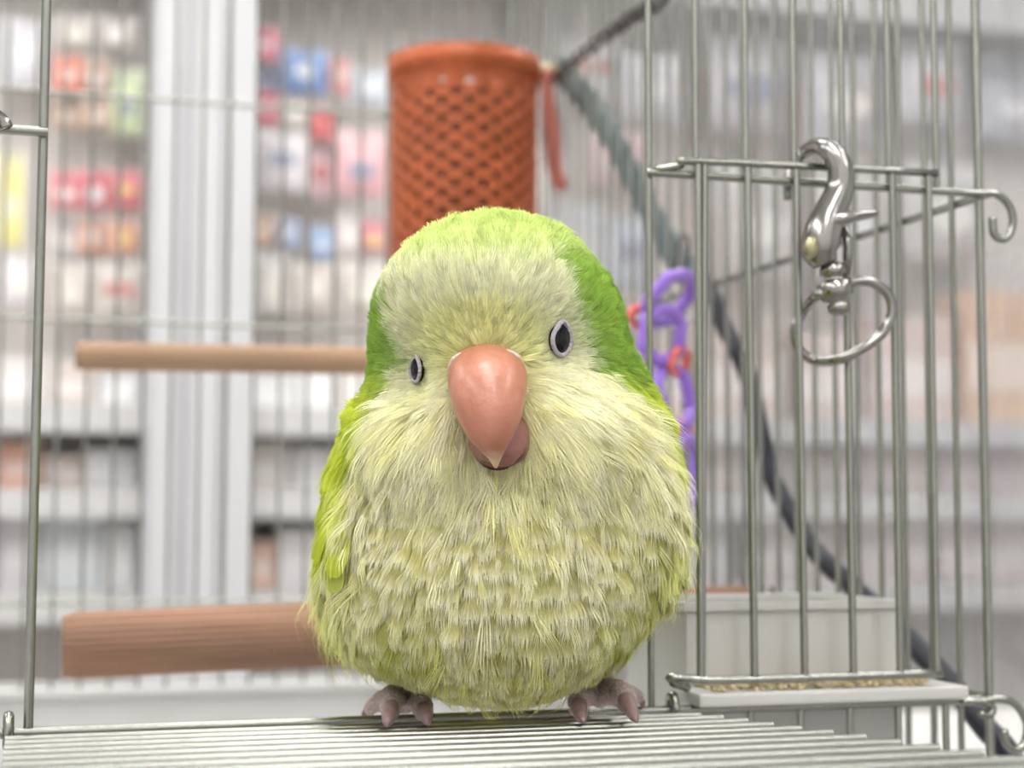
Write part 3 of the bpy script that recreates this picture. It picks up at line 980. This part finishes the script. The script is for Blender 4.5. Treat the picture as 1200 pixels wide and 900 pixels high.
BLOBS = []   # (centre, radii(right,away,up), roll, k)
def blob(u, v, dy, ru, ra, rv, roll=0.0, k=.010):
    c = B(u, v, dy)
    s = (DREF+dy)/F_PX
    BLOBS.append((c, np.array([ru*s, ra, rv*s]), roll, k))
blob(592, 610, .008, 186, .041, 184)              # breast
blob(574, 708, .016, 142, .038, 98, k=.016)      # belly
blob(584, 398, -.004, 147, .031, 138, k=.014)     # head
blob(596, 500, .008, 142, .038, 100, k=.014)      # neck
blob(562, 345, -.014, 92, .021, 64, k=.010)       # brow
blob(508, 525, -.010, 66, .020, 66, k=.010)       # cheek
blob(655, 515, -.011, 80, .021, 72, k=.010)       # cheek
blob(431, 602, .022, 42, .034, 140, roll=.17, k=.008)   # wing side
blob(752, 565, .002, 36, .020, 128, roll=-.16, k=.008)  # wing side
blob(458, 714, .016, 46, .024, 56, k=.010)        # thigh
blob(690, 698, .018, 50, .024, 56, k=.010)        # thigh
blob(556, 625, .042, 118, .028, 125, k=.02)       # back

def field(P):
    out = None
    for c, r, roll, k in BLOBS:
        q = (P-c) @ BAS.T
        if roll:
            cr, sr = math.cos(roll), math.sin(roll)
            x = q[:, 0]*cr-q[:, 2]*sr
            z = q[:, 0]*sr+q[:, 2]*cr
            q = np.stack([x, q[:, 1], z], 1)
        l = np.linalg.norm(q/r, axis=1)
        d = (l-1)*min(r)*.6+(l-1)*r.mean()*.4
        if out is None:
            out = d
        else:
            h = np.clip(.5+.5*(out-d)/k, 0, 1)
            out = out*(1-h)+d*h-k*h*(1-h)
    return out

import bmesh
bm = bmesh.new()
bmesh.ops.create_icosphere(bm, subdivisions=6, radius=1.0)
DIR = np.array([v.co[:] for v in bm.verts])
FAC = np.array([[v.index for v in f.verts] for f in bm.faces])
bm.free()
BC = B(589, 575, .012)
rad = np.zeros(len(DIR))
rs = np.linspace(.10, .01, 70)
found = np.zeros(len(DIR), bool)
for i in range(len(rs)):
    val = field(BC+DIR*rs[i])
    hit = (~found) & (val < 0)
    rad[hit] = rs[i]
    found |= hit
lo, hi = rad.copy(), rad+(rs[0]-rs[1])
for _ in range(14):
    mid = (lo+hi)/2
    ins = field(BC+DIR*mid[:, None]) < 0
    lo = np.where(ins, mid, lo)
    hi = np.where(ins, hi, mid)
BV = BC+DIR*((lo+hi)/2)[:, None]
EYE_R = B(656, 398, -.030)
EYE_L = B(488, 433, -.024)
# eye hollows and the recess under the beak
def surf_pt(u, v):
    """first hit of the pixel ray with the body"""
    ds = np.linspace(DREF-.07, DREF+.05, 240)
    P = np.array([atd(u, v, d) for d in ds])
    f_ = field(P)
    k = int(np.argmax(f_ < 0))
    return P[k], ds[k]-DREF
er, er_d = surf_pt(656, 398)
el, el_d = surf_pt(488, 433)
bk, bk_d = surf_pt(572, 500)
def dent(c, rad_, depth):
    d = np.linalg.norm(BV-c, axis=1)
    g = np.exp(-(d/rad_)**2)
    dirv = BV-BC
    dirv /= np.linalg.norm(dirv, axis=1)[:, None]
    BV[:] -= dirv*(depth*g)[:, None]
dent(er, .0065, .0022)
dent(el, .0065, .0026)
dent(surf_pt(578, 520)[0], .009, .003)

def normals(Vt, Ft):
    n = np.cross(Vt[Ft[:, 1]]-Vt[Ft[:, 0]], Vt[Ft[:, 2]]-Vt[Ft[:, 0]])
    N = np.zeros_like(Vt)
    for k in range(3):
        np.add.at(N, Ft[:, k], n)
    return N/np.linalg.norm(N, axis=1)[:, None], n
BN, FN = normals(BV, FAC)

def pixuv(P):
    d = P-CAM
    z = d @ FW
    return 600+F_PX*(d @ RT)/z, 450-F_PX*(d @ UP)/z, z-DREF

def sm(x, a, b):
    t = np.clip((x-a)/(b-a), 0, 1)
    return t*t*(3-2*t)

def noise3(P, s, seed=0):
    r = np.random.default_rng(seed)
    out = np.zeros(len(P))
    for k in range(6):
        w_ = r.normal(size=3)*s
        out += np.sin(P @ w_+r.uniform(0, 6.28))
    return out/6

C_BREAST = lin((246, 242, 208)); C_YEL = lin((232, 230, 150)); C_FORE = lin((226, 226, 192))
C_CROWN = lin((206, 218, 138)); C_GREEN = lin((144, 180, 68)); C_DKGREEN = lin((98, 130, 48))
C_SHOULDER = lin((202, 214, 70)); C_OLIVE = lin((222, 224, 138)); C_THIGH = lin((188, 202, 86))
def region(P):
    """plumage colour and zone weights from the place on the bird"""
    u, v, dy = pixuv(P)
    nz = noise3(P, 260, 3)*14
    u2, v2 = u+nz, v+nz*.7
    n = len(P)
    col = np.tile(C_BREAST, (n, 1))
    def mixc(c, wt):
        nonlocal col
        col = col*(1-wt[:, None])+np.asarray(c)*wt[:, None]
    # yellow wash on throat and flanks
    mixc(C_YEL, np.clip(noise3(P, 330, 5)*1.0, 0, .34))
    mixc(C_OLIVE, sm(v2, 690, 800)*.85)
    fl = np.maximum(sm(u2, 725, 790)*sm(v2, 590, 640), sm(-u2, -440, -385)*sm(v2, 640, 690))
    mixc(C_OLIVE*np.array([1.0, 1.06, .8]), fl*.75)
    # forehead
    fore = sm(-v2, -440, -395)*sm(v2, 262, 318)
    mixc(C_FORE, fore)
    # yellow bristles just over the beak
    d_b = np.hypot((u-565)/75, (v-400)/40)
    mixc(lin((226, 226, 150)), sm(-d_b, -1.3, -.6)*.7)
    # crown
    mixc(C_CROWN, sm(-v2, -340, -285))
    mixc(lin((180, 202, 104)), sm(-v2, -308, -262)*.85)
    # nape green: right of the face, left of the face
    edge_r = np.interp(v, [250, 290, 330, 370, 400, 430, 470, 520, 560, 620], [680, 645, 656, 664, 672, 682, 736, 772, 790, 830])
    gr = sm(u2-edge_r, -6, 16)*sm(-v, -640, -560)
    edge_l = np.interp(v, [250, 300, 340, 380, 420, 450, 480, 520, 560, 600, 660, 700], [430, 448, 452, 466, 482, 470, 446, 432, 424, 412, 384, 340])
    gl = sm(edge_l-u2, -6, 14)*sm(-v, -735, -690)
    g = np.maximum(gr, gl)
    gcol = np.tile(C_GREEN, (n, 1))
    wv = sm(v2, 425, 470)[:, None]
    gcol = gcol*(1-wv)+C_SHOULDER*wv
    tp = sm(-v2, -330, -285)[:, None]
    gcol = gcol*(1-tp*.6)+C_CROWN*tp*.6
    dk = (np.clip(noise3(P, 420, 9)+.1, 0, 1)*.8)[:, None]
    gcol = gcol*(1-dk)+C_DKGREEN*dk
    lowg = sm(v, 600, 700)[:, None]
    gcol = gcol*(1-lowg*.5)+lin((150, 178, 40))*lowg*.5
    col = col*(1-g[:, None])+gcol*g[:, None]
    # thighs
    th = np.maximum(np.exp(-(((u-468)/40)**2+((v-770)/48)**2)), np.exp(-(((u-735)/34)**2+((v-745)/48)**2)))
    mixc(C_THIGH, np.clip(th*1.2, 0, 1)*.85)
    # everything behind the visible rim is green
    bk_ = sm(dy, .024, .036)
    mixc(C_GREEN, bk_*(1-sm(v, 640, 720)*.3))
    # grey skin tone round the eyes
    for e in (er, el):
        d = np.linalg.norm(P-e, axis=1)
        mixc(lin((176, 182, 140)), np.exp(-(d/.0075)**2)*.55)
    return np.clip(col, 0, 1), g, bk_

bcol, _, _ = region(BV)
def add_col(me, c):
    a = me.color_attributes.new('Col', 'FLOAT_COLOR', 'POINT')
    c4 = np.ones((len(c), 4), np.float32)
    c4[:, :3] = c
    a.data.foreach_set('color', c4.ravel())
def np_mesh(name, V, Ft, smooth=True):
    me = bpy.data.meshes.new(name)
    V = np.asarray(V, np.float32)
    Ft = np.asarray(Ft, np.int32)
    k = Ft.shape[1]
    me.vertices.add(len(V))
    me.vertices.foreach_set('co', V.ravel())
    me.loops.add(Ft.size)
    me.loops.foreach_set('vertex_index', Ft.ravel())
    me.polygons.add(len(Ft))
    me.polygons.foreach_set('loop_start', np.arange(0, Ft.size, k, dtype=np.int32))
    me.update(calc_edges=True)
    me.validate()
    if smooth:
        me.shade_smooth()
    return me
me = np_mesh('body', BV, FAC)
add_col(me, bcol)
body = world_child(link('body', me, M['plumage']), bird)

# ---------------------------------------------------------------- beak
def beak_mesh(sec, S=28, flatten=None):
    """sec rows: u, v, dy, half width px, half height (m)"""
    pts = [np.array(s, float) for s in sec]
    pts = catmull(pts, 5)
    ctr = [B(p[0], p[1], p[2]) for p in pts]
    V, C = [], []
    n_ = len(pts)
    for i, p in enumerate(pts):
        a = ctr[max(i-1, 0)]; b = ctr[min(i+1, n_-1)]
        T = (b-a)/np.linalg.norm(b-a)
        nn = RH3-T*np.dot(RH3, T); nn /= np.linalg.norm(nn)
        up = np.cross(nn, T)
        hw = max(p[3], .4)*(DREF+p[2])/F_PX
        hh = max(p[4], .0001)
        for k in range(S):
            a_ = 2*math.pi*k/S
            ca, sa = math.cos(a_), math.sin(a_)
            # ridge-like culmen: superellipse, tighter on the front
            q = abs(ca)**1.0
            V.append(ctr[i]+nn*hw*math.copysign(abs(ca)**.92, ca)+up*hh*math.copysign(abs(sa)**.92, sa))
            C.append(i/(n_-1))
    Fq = []
    for i in range(n_-1):
        for k in range(S):
            Fq.append((i*S+k, i*S+(k+1) % S, (i+1)*S+(k+1) % S, (i+1)*S+k))
    Fq.append(tuple(range(S-1, -1, -1)))
    Fq.append(tuple((n_-1)*S+k for k in range(S)))
    return V, Fq, np.array(C)
BD = bk_d
up_sec = [(570, 440, BD+.012, 38, .0060), (570, 437, BD+.004, 44, .0068), (571, 444, BD-.0025, 46.5, .0072), (572, 462, BD-.0078, 44.5, .0070),
          (574, 485, BD-.0105, 39, .0064), (576, 506, BD-.0112, 30, .0054), (578, 521, BD-.0106, 19, .0040), (580, 534, BD-.0096, 9, .0022), (581, 547, BD-.0084, 2, .0007)]
V, Fq, tt = beak_mesh(up_sec)
me = mesh('upper_beak', V, Fq)
VV = np.array(V)
base_c, mid_c, tip_c = lin((174, 112, 88)), lin((168, 108, 86)), lin((220, 190, 160))
st = noise3(VV*np.array([1, 1, .25]), 900, 11)
c = base_c*(1-tt[:, None])+mid_c*tt[:, None]
tipw = sm(tt+st*.06, .74, .88)
c = c*(1-tipw[:, None])+tip_c*tipw[:, None]
scuff = np.clip(noise3(VV, 700, 21)-.25, 0, 1)*.5+np.clip(st, 0, 1)*.22
c = c*(1-scuff[:, None])+lin((220, 168, 150))*scuff[:, None]
add_col(me, np.clip(c, 0, 1))
ub = world_child(link('upper_beak', me, M['beak']), bird)
tag(ub, 'salmon pink hooked upper beak with pale tip')
lo_sec = [(584, 505, BD+.012, 34, .0050), (584, 508, BD+.003, 36, .0062), (586, 518, BD-.0035, 35, .0064), (587, 530, BD-.0062, 29, .0052), (588, 538, BD-.0066, 20, .0034), (588, 541, BD-.0064, 8, .0012)]
V, Fq, tt = beak_mesh(lo_sec)
me = mesh('lower_beak', V, Fq)
c = lin((118, 72, 66))*(1-tt[:, None])+lin((142, 92, 82))*tt[:, None]
add_col(me, c)
world_child(link('lower_beak', me, M['beak']), bird)
# cere: pale wax line over the beak
pts = [B(u, v, d) for u, v, d in [(527, 440, BD-.0005), (531, 424, BD-.0018), (545, 415, BD-.0030), (560, 413, BD-.0036), (574, 412, BD-.0038), (590, 412, BD-.0034), (604, 417, BD-.0026), (614, 430, BD-.0012)]]
M['cere'] = mat('cere_wax', (208, 190, 184), .6, var=.15, vscale=900, bump=.4, bscale=900)
obj('cere', *tube(catmull(pts, 5), list(np.interp(np.linspace(0, 1, 36), [0, .2, .45, .6, .85, 1], [.0006, .0009, .0003, .0004, .0008, .0004])), 8), M['cere'], bird)
obj('mouth', *ellipsoid(B(584, 528, BD+.004), (26/F_PX*DREF, .007, .0046), 16, 10, BAS), M['dark'], bird)

# ---------------------------------------------------------------- eyes
def eye(uv, dyaw, dpitch, r, name, sink):
    s, sd = surf_pt(*uv)
    nrm = -FH3*math.cos(dyaw)+RH3*math.sin(dyaw)
    nrm = nrm*math.cos(dpitch)+UP3*math.sin(dpitch)
    tx = np.cross(UP3, nrm); tx /= np.linalg.norm(tx)
    ty = np.cross(nrm, tx)
    c = B(uv[0], uv[1], sd+sink)
    ctr = c
    e = obj('eye', *ellipsoid(ctr-nrm*r*.10, (r*.86, r*.98, r*.46), 24, 16, np.stack([tx, ty, nrm])), M['eye'], bird)
    prof = []
    N_ = 32
    for i in range(N_):
        a = 2*math.pi*i/N_
        x, y = math.cos(a), math.sin(a)
        yy = y*(1.12 if y > 0 else .96)
        xx = x*(1-(.34 if y > 0 else .10)*abs(y)**1.5)
        prof.append(ctr+tx*xx*r*.86+ty*yy*r*.98+nrm*r*.10)
    ring = obj('eye_ring', *tube(prof, r*.15, 10, closed=True), M['eye_ring'], None)
    ring.parent = e
    return e, c
eR, eRc = eye((657, 398), math.radians(48), -.10, .0037, 'eye', .0004)
eL, eLc = eye((488, 433), math.radians(-62), -.05, .0030, 'eye', .0012)

# ---------------------------------------------------------------- plumage
def sample(nc, seed):
    r = np.random.default_rng(seed)
    area = np.linalg.norm(FN, axis=1)
    f_ = r.choice(len(FAC), nc, p=area/area.sum())
    a, b = r.random(nc), r.random(nc)
    sw = a+b > 1
    a[sw], b[sw] = 1-a[sw], 1-b[sw]
    tri = FAC[f_]
    c_ = 1-a-b
    P = BV[tri[:, 0]]*c_[:, None]+BV[tri[:, 1]]*a[:, None]+BV[tri[:, 2]]*b[:, None]
    N = BN[tri[:, 0]]*c_[:, None]+BN[tri[:, 1]]*a[:, None]+BN[tri[:, 2]]*b[:, None]
    return P, N/np.linalg.norm(N, axis=1)[:, None]

def thin_out(P, dist):
    """keep points at least dist apart (dist per point)"""
    cell = float(np.min(dist))
    grid = {}
    keep = []
    key = np.floor(P/cell).astype(int)
    rmax = 3
    for i in range(len(P)):
        d = dist[i]
        k = key[i]
        R_ = min(int(math.ceil(d/cell)), rmax)
        ok = True
        for x in range(k[0]-R_, k[0]+R_+1):
            for y in range(k[1]-R_, k[1]+R_+1):
                for z in range(k[2]-R_, k[2]+R_+1):
                    for j in grid.get((x, y, z), ()):
                        q = P[i]-P[j]
                        if q[0]*q[0]+q[1]*q[1]+q[2]*q[2] < d*d:
                            ok = False
                            break
                    if not ok: break
                if not ok: break
            if not ok: break
        if ok:
            keep.append(i)
            grid.setdefault(tuple(k), []).append(i)
    return np.array(keep)

BEAK0 = B(570, 425, BD+.004)
WHORL = B(558, 398, BD-.002)
def flow(P, N):
    u, v, dy = pixuv(P)
    rad_ = P-BEAK0
    rad_ /= np.linalg.norm(rad_, axis=1)[:, None]
    down = np.tile(-UP3, (len(P), 1))+RH3*(((u-590)/200)*.35)[:, None]+FH3*.25
    wt = sm(-v, -600, -470)[:, None]
    t = rad_*wt+down*(1-wt)
    t = t+.10*np.stack([noise3(P, 300, 31), noise3(P, 300, 32), noise3(P, 300, 33)], 1)*2
    t = t-N*np.sum(t*N, 1)[:, None]
    return t/np.linalg.norm(t, axis=1)[:, None]

def build_feathers(P, N, T, L, Wd, lift, cb, cm_, ct, nb, seed, fringe=.30, bw=.00022, vane=True, curl=0.35, vscale=1.0, rj=.22, vlen=.92, ca=(.15, .60), cb2=(.62, 1.0)):
    """vanes (cupped leaves) plus fine barbs; colours base, middle, tip"""
    r = np.random.default_rng(seed)
    n = len(P)
    S = np.cross(N, T)
    roll = r.normal(0, rj, n)
    T2 = T*np.cos(roll)[:, None]+S*np.sin(roll)[:, None]
    S2 = np.cross(N, T2)
    sl = r.normal(0, .16, n)
    Vs, Fs, Cs = [], [], []
    base = 0
    def place(s, x, h):
        # s along (0..1), x across (-1..1), h extra height (m): arched feather
        s_ = s
        arch = lift*np.sin(np.clip(s_, 0, 1.3)*1.5)*L - curl*lift*(s_**2)*L
        return P + T2*(s_*L)[:, None] + S2*(x*Wd*.5)[:, None] + N*(arch+h+x*Wd*.5*sl)[:, None]
    jit_c = 1+r.normal(0, .07, n)
    def colr(s, extra=1.0):
        a = sm(s, *ca)[:, None]; b = sm(s, *cb2)[:, None]
        c = cb*(1-a)+cm_*a
        c = c*(1-b)+ct*b
        return np.clip(c*(jit_c*extra)[:, None], 0, 1)
    if vane:
        rows = np.array([0, .25, .5, .72, .88, .97])
        prof = np.array([.35, .72, .98, .96, .70, .34])*vscale
        xs = np.array([-1, 0, 1.0])
        k = 0
        grid = []
        for s, w_ in zip(rows, prof):
            for x in xs:
                ss = np.full(n, s*vlen)
                xx = np.full(n, x*w_)
                h = -abs(x)*Wd*.10
                grid.append(place(ss, xx, h))
                Cs.append(colr(np.full(n, s*vlen/.92)))
        G = np.stack(grid, 1)
        nr, nx = len(rows), 3
        Vs.append(G.reshape(-1, 3))
        C0 = np.stack(Cs, 1).reshape(-1, 3)
        Cs = [C0]
        q = []
        for i in range(nr-1):
            for j in range(nx-1):
                a = i*nx+j
                q.append((a, a+1, a+nx+1)); q.append((a, a+nx+1, a+nx))
        q = np.array(q)
        Fs.append((np.arange(n)[:, None, None]*(nr*nx)+q[None]).reshape(-1, 3))
        base += n*nr*nx
    # barbs: curved ribbons from the shaft out to a rounded fringe
    for j in range(nb):
        xq = (-1+2*(j+.5)/nb)+r.normal(0, .06, n)
        s0 = np.clip((.35 if vane else .04)+.25*r.random(n)-.18*abs(xq), .0, .9)
        end = (1.0-.42*np.abs(xq)**2.2)+fringe*(r.random(n)-.35)
        end = np.maximum(end, s0+.15)
        x0 = xq*.55
        x1 = xq*1.08+r.normal(0, .06, n)
        sm_ = (s0+end)/2
        xm = x0*.4+x1*.6
        hv = np.abs(r.normal(0, .035, n))*L+.00012
        wv = bw*(.8+.5*r.random(n))/np.maximum(Wd*.5, 1e-5)
        hz = -np.abs(xq)*Wd*.10
        p0a = place(s0, x0-wv*.8, hv*.3+hz); p0b = place(s0, x0+wv*.8, hv*.3+hz)
        p1a = place(sm_, xm-wv, hv*.8+hz); p1b = place(sm_, xm+wv, hv*.8+hz)
        p2 = place(end, x1, hv+hz)
        Vs.append(np.stack([p0a, p0b, p1a, p1b, p2], 1).reshape(-1, 3))
        ex = 1+r.normal(0, .08, n)
        Cs.append(np.stack([colr(s0, ex), colr(s0, ex), colr(sm_, ex), colr(sm_, ex), colr(np.minimum(end, 1.0), ex*1.03)], 1).reshape(-1, 3))
        q = np.array([(0, 1, 3), (0, 3, 2), (2, 3, 4)])
        Fs.append((np.arange(n)[:, None, None]*5+q[None]).reshape(-1, 3)+base)
        base += n*5
    return np.concatenate(Vs), np.concatenate(Fs), np.concatenate(Cs)

def plume(name, parts, label=None):
    V = []; Fq = []; C = []; b = 0
    for v, f, c in parts:
        V.append(v); Fq.append(f+b); C.append(c); b += len(v)
    me = np_mesh(name, np.concatenate(V), np.concatenate(Fq))
    add_col(me, np.concatenate(C))
    o = world_child(link(name, me, M['plumage']), bird)
    tag(o, label, kind='stuff')
    return o

def clear_of_face(P):
    u, v, dy = pixuv(P)
    ok = np.ones(len(P), bool)
    for e, rr_ in ((eRc, .0037), (eLc, .0028)):
        ok &= np.linalg.norm(P-e, axis=1) > rr_
    front = dy < .0
    # beak footprint
    bx = np.abs(u-(572+(v-440)*.08))
    hw = np.interp(v, [408, 416, 430, 460, 500, 530, 548, 556], [0, 34, 45, 44, 38, 34, 18, 0])
    ok &= ~(front & (bx < hw-2) & (v > 410) & (v < 544))
    return ok

# --- head
P, N = sample(160000, 101)
u, v, dy = pixuv(P)
hw = sm(-v, -600, -540)
sel = (hw > rng.random(len(P))) & clear_of_face(P)
P, N, u, v, dy = P[sel], N[sel], u[sel], v[sel], dy[sel]
cheek = sm(v, 420, 500)
ed0 = np.minimum(np.linalg.norm(P-eRc, axis=1), np.linalg.norm(P-eLc, axis=1))
db0 = np.hypot((u-572)/60, (v-450)/80)
dmin = (.00120+.0007*cheek*sm(db0, .8, 1.6)+.0010*sm(dy, .01, .03))*(.65+.35*sm(ed0, .005, .011))*(.7+.3*sm(db0, .8, 1.5))
k = thin_out(P, dmin)
P, N, u, v, dy, cheek = P[k], N[k], u[k], v[k], dy[k], cheek[k]
T = flow(P, N)
col, g, bk_ = region(P)
n = len(P)
ed = np.minimum(np.linalg.norm(P-eRc, axis=1), np.linalg.norm(P-eLc, axis=1))
near = sm(ed, .005, .011)
db = np.hypot((u-572)/60, (v-430)/60)
nb_ = sm(db, .7, 1.7)
L = (.0048+.0036*cheek+.0022*sm(-v, -320, -270)+.002*sm(dy, .01, .03))*(.72+.28*near)*(.92+.08*nb_)*(1+.15*rng.normal(size=n))
Wd = L*(.50+.08*cheek)
lift = .20+.10*cheek+.16*sm(-v, -310, -260)+.04*rng.normal(size=n)
lift = np.clip(lift*(.6+.4*near), .03, .6)
dark = col*np.array([1.0, 1.0, .86])      # yellower towards the root
gg = g[:, None]
tip = np.clip(col*1.10+.03*(1-gg), 0, 1)
head = build_feathers(P, N, T, L, Wd, lift, dark, col, tip, 18, 5, fringe=.55, bw=.000085, vane=False)
nh = n
# --- breast: scalloped rows
P, N = sample(120000, 102)
u, v, dy = pixuv(P)
sel = (sm(v, 520, 585) > rng.random(len(P))) & clear_of_face(P)
P, N, u, v, dy = P[sel], N[sel], u[sel], v[sel], dy[sel]
_, g, bk_ = region(P)
isfront = (g < .5) & (bk_ < .6)
P, N, u, v, dy = P[isfront], N[isfront], u[isfront], v[isfront], dy[isfront]
wob = 4.0*np.sin(u*.021+1)+3.0*np.sin(u*.047+v*.01)+((u-590)/200)**2*-16
row = (v+wob)/23.0
fr = np.abs(row-np.round(row))
rowy = ((v > 575) & (v < 770) & (np.abs(u-600) < 175))
ok = ~rowy | (fr < .14)
P, N, u, v, dy = P[ok], N[ok], u[ok], v[ok], dy[ok]
k = thin_out(P, np.full(len(P), .0027))
P, N, u, v, dy = P[k], N[k], u[k], v[k], dy[k]
T = flow(P, N)
col, g, bk_ = region(P)
n = len(P)
rw = sm(v, 575, 610)*sm(-v, -800, -740)*np.exp(-((u-600)/170.0)**4)
L = (.0086+.0004*rw)*(1+.10*rng.normal(size=n))
Wd = L*(.62+.10*rw)
lift = np.clip(.26+.06*rng.normal(size=n)-.06*sm(v, 760, 820), .05, .5)
basec = col*.22+.78*lin((186, 180, 92))
midc = col*.65+.35*lin((208, 202, 118))
tipc = np.clip(col*.45+.55*lin((252, 250, 234)), 0, 1)
breast = build_feathers(P, N, T, L, Wd, lift, basec, midc, tipc, 46, 6, fringe=.30, bw=.00009, rj=.10, vscale=.72, vlen=.80, ca=(.48, .66), cb2=(.64, .84))
nbr = n
# loose wisps over the breast and the flanks
P, N = sample(60000, 104)
u, v, dy = pixuv(P)
sel = (v > 470) & clear_of_face(P)
P, N = P[sel], N[sel]
col, g, bk_ = region(P)
ok = (g < .5) & (bk_ < .7)
P, N, col = P[ok], N[ok], col[ok]
uu, vv_, dd_ = pixuv(P)
k = thin_out(P, .0029+.0026*sm(-np.abs(uu-600), -190, -140)*sm(vv_, 560, 600))
P, N, col = P[k], N[k], col[k]
T = flow(P, N)
n = len(P)
uu, vv_, dd_ = pixuv(P)
edge = np.clip(sm(np.abs(uu-592), 140, 215), 0, 1)
L = (.0080+.0012*edge)*(1+.25*rng.normal(size=n))
yel = np.clip(rng.random(n)*1.6-.75, 0, 1)[:, None]
cc = col*(1-yel*.7)+lin((226, 222, 112))*yel*.7
wisps = build_feathers(P+N*.0012, N, T, L, L*.34, np.clip(.30+.10*edge+.12*rng.normal(size=n), .1, .8), cc, cc, np.clip(cc*1.08+.02, 0, 1), 7, 8, fringe=.6, bw=.00009, vane=False)
nw = n
# --- wings, nape, back: bigger green feathers
P, N = sample(60000, 103)
u, v, dy = pixuv(P)
_, g, bk_ = region(P)
sel = (v > 484) & ((g > .4) | (bk_ > .4))
P, N = P[sel], N[sel]
k = thin_out(P, np.full(len(P), .0042))
P, N = P[k], N[k]
T = flow(P, N)
col, g, bk_ = region(P)
n = len(P)
L = .0125*(1+.15*rng.normal(size=n))
tone = (rng.random(n)*.5)[:, None]
c1 = col*(1-tone)+lin((206, 216, 60))*tone
wing = build_feathers(P, N, T, L, L*.62, np.clip(.20+.05*rng.normal(size=n), .05, .4), c1*np.array([.90, 1.0, .80]), c1, np.clip(c1*1.12, 0, 1), 26, 7, fringe=.18, bw=.00012, vscale=.9)
nwg = n
plume('head_plumage', [head], 'fine cream forehead and green nape feathers')
plume('breast_plumage', [breast, wisps], 'fluffed pale cream scalloped breast feathers')
plume('wing_plumage', [wing], 'yellow-green wing and back feathers')
print('feathers', nh, nbr, nw, nwg)

# tail: long stepped feathers behind the bird, inside the cage
M['tail'] = mat('tail_feather', (112, 158, 44), .7, var=.25, vscale=200)
for k in range(7):
    off = (k-3)
    root = B(556, 705, .056)+RH3*off*.003+UP3*(-.001*abs(off))
    Lk = .105-.010*abs(off)
    dirv = np.array([0, .98, 0])-UP3*.14+RH3*off*.035
    dirv /= np.linalg.norm(dirv)
    V, Fq = [], []
    nrm = np.cross(RH3, dirv)
    for i in range(11):
        s = i/10
        wd_ = .0075*(math.sin(math.pi*min(s*.86+.14, 1))**.6)+.0004
        for x in (-1, 0, 1):
            V.append(root+dirv*Lk*s+RH3*x*wd_+nrm*(.0012*(1-abs(x))-.0006*k*0+.0007*abs(off)))
    for i in range(10):
        for j in range(2):
            a = i*3+j
            Fq.append((a, a+1, a+4, a+3))
    o = obj('tail_feather', V, Fq, M['tail'], bird)
    md = o.modifiers.new('t', 'SOLIDIFY'); md.thickness = .0005

# ---------------------------------------------------------------- feet
ZR = .00135
def toe(pix, radii, claw_pix, claw_r, foot):
    """pix: list of (u, v, dy) along the toe"""
    pts = catmull([np.append(BF(*p), r*DRAIL/F_PX) for p, r in zip(pix, radii)], 5)
    # knuckle pads
    rad_ = [q[3]*(1+.06*math.sin(i*1.5)) for i, q in enumerate(pts)]
    t_ = obj('toe', *tube([q[:3] for q in pts], rad_, 14), M['footskin'], None)
    t_.parent = foot
    cpts = catmull([np.append(BF(*p), r*DRAIL/F_PX) for p, r in zip(claw_pix, claw_r)], 5)
    c_ = obj('claw', *tube([q[:3] for q in cpts], [q[3] for q in cpts], 12), M['claw'], None)
    c_.parent = foot
def foot(shank, sr, toes):
    pts = catmull([np.append(BF(*p), r*DRAIL/F_PX) for p, r in zip(shank, sr)], 5)
    f_ = obj('foot', *tube([q[:3] for q in pts], [q[3] for q in pts], 16), M['footskin'], bird)
    for t_ in toes:
        toe(*t_, f_)
    return f_
foot([(472, 770, .006), (473, 798, .001), (474, 814, -.004), (477, 824, -.007)], [15, 17, 21, 15], [
    ([(470, 815, -.006), (461, 817, -.013), (458, 825, -.020), (458, 834, -.025)], [15, 14.5, 13, 10.5],
     [(458, 829, -.025), (456, 838, -.030), (454, 846, -.033), (453, 852, -.0345)], [9.5, 8, 5.5, 1.3]),
    ([(482, 817, -.006), (491, 822, -.013), (495, 829, -.018), (497, 835, -.022)], [13.5, 13, 12, 10],
     [(497, 831, -.022), (499, 838, -.0265), (501, 845, -.029), (502, 850, -.030)], [9, 7.5, 5.2, 1.3]),
    ([(464, 814, -.002), (448, 820, .004), (438, 827, .008), (432, 832, .010)], [13, 11, 9, 7],
     [(434, 830, .010), (428, 836, .0105), (425, 843, .010)], [6, 4.5, 1.5]),
    ([(478, 814, .000), (486, 820, .008), (490, 828, .013)], [12, 10, 8],
     [(490, 827, .013), (492, 836, .0135), (492, 842, .0125)], [6, 4.5, 1.5])])
foot([(704, 764, .008), (704, 790, .002), (703, 806, -.003), (700, 818, -.006)], [15, 17, 21, 15], [
    ([(693, 812, -.004), (682, 816, -.012), (678, 823, -.017), (678, 831, -.021)], [14, 13.5, 12.5, 10.5],
     [(678, 826, -.021), (680, 835, -.0255), (682, 842, -.028), (684, 847.5, -.0295)], [9.5, 8, 5.2, 1.3]),
    ([(709, 809, -.004), (724, 812, -.011), (732, 818, -.017), (735, 825, -.022)], [16, 15, 13.5, 11],
     [(734, 820, -.022), (739, 831, -.027), (743, 840, -.030), (747, 847, -.032)], [10, 8, 5.5, 1.3]),
    ([(712, 806, .000), (728, 809, .006), (740, 813, .011), (748, 818, .014)], [13, 11, 9.5, 8],
     [(746, 816, .014), (752, 823, .0145), (754, 830, .0140)], [6, 4.5, 1.5]),
    ([(698, 810, .000), (690, 816, .008), (684, 824, .013)], [12, 10, 8],
     [(684, 823, .013), (682, 832, .0135), (682, 838, .0125)], [6, 4.5, 1.5])])
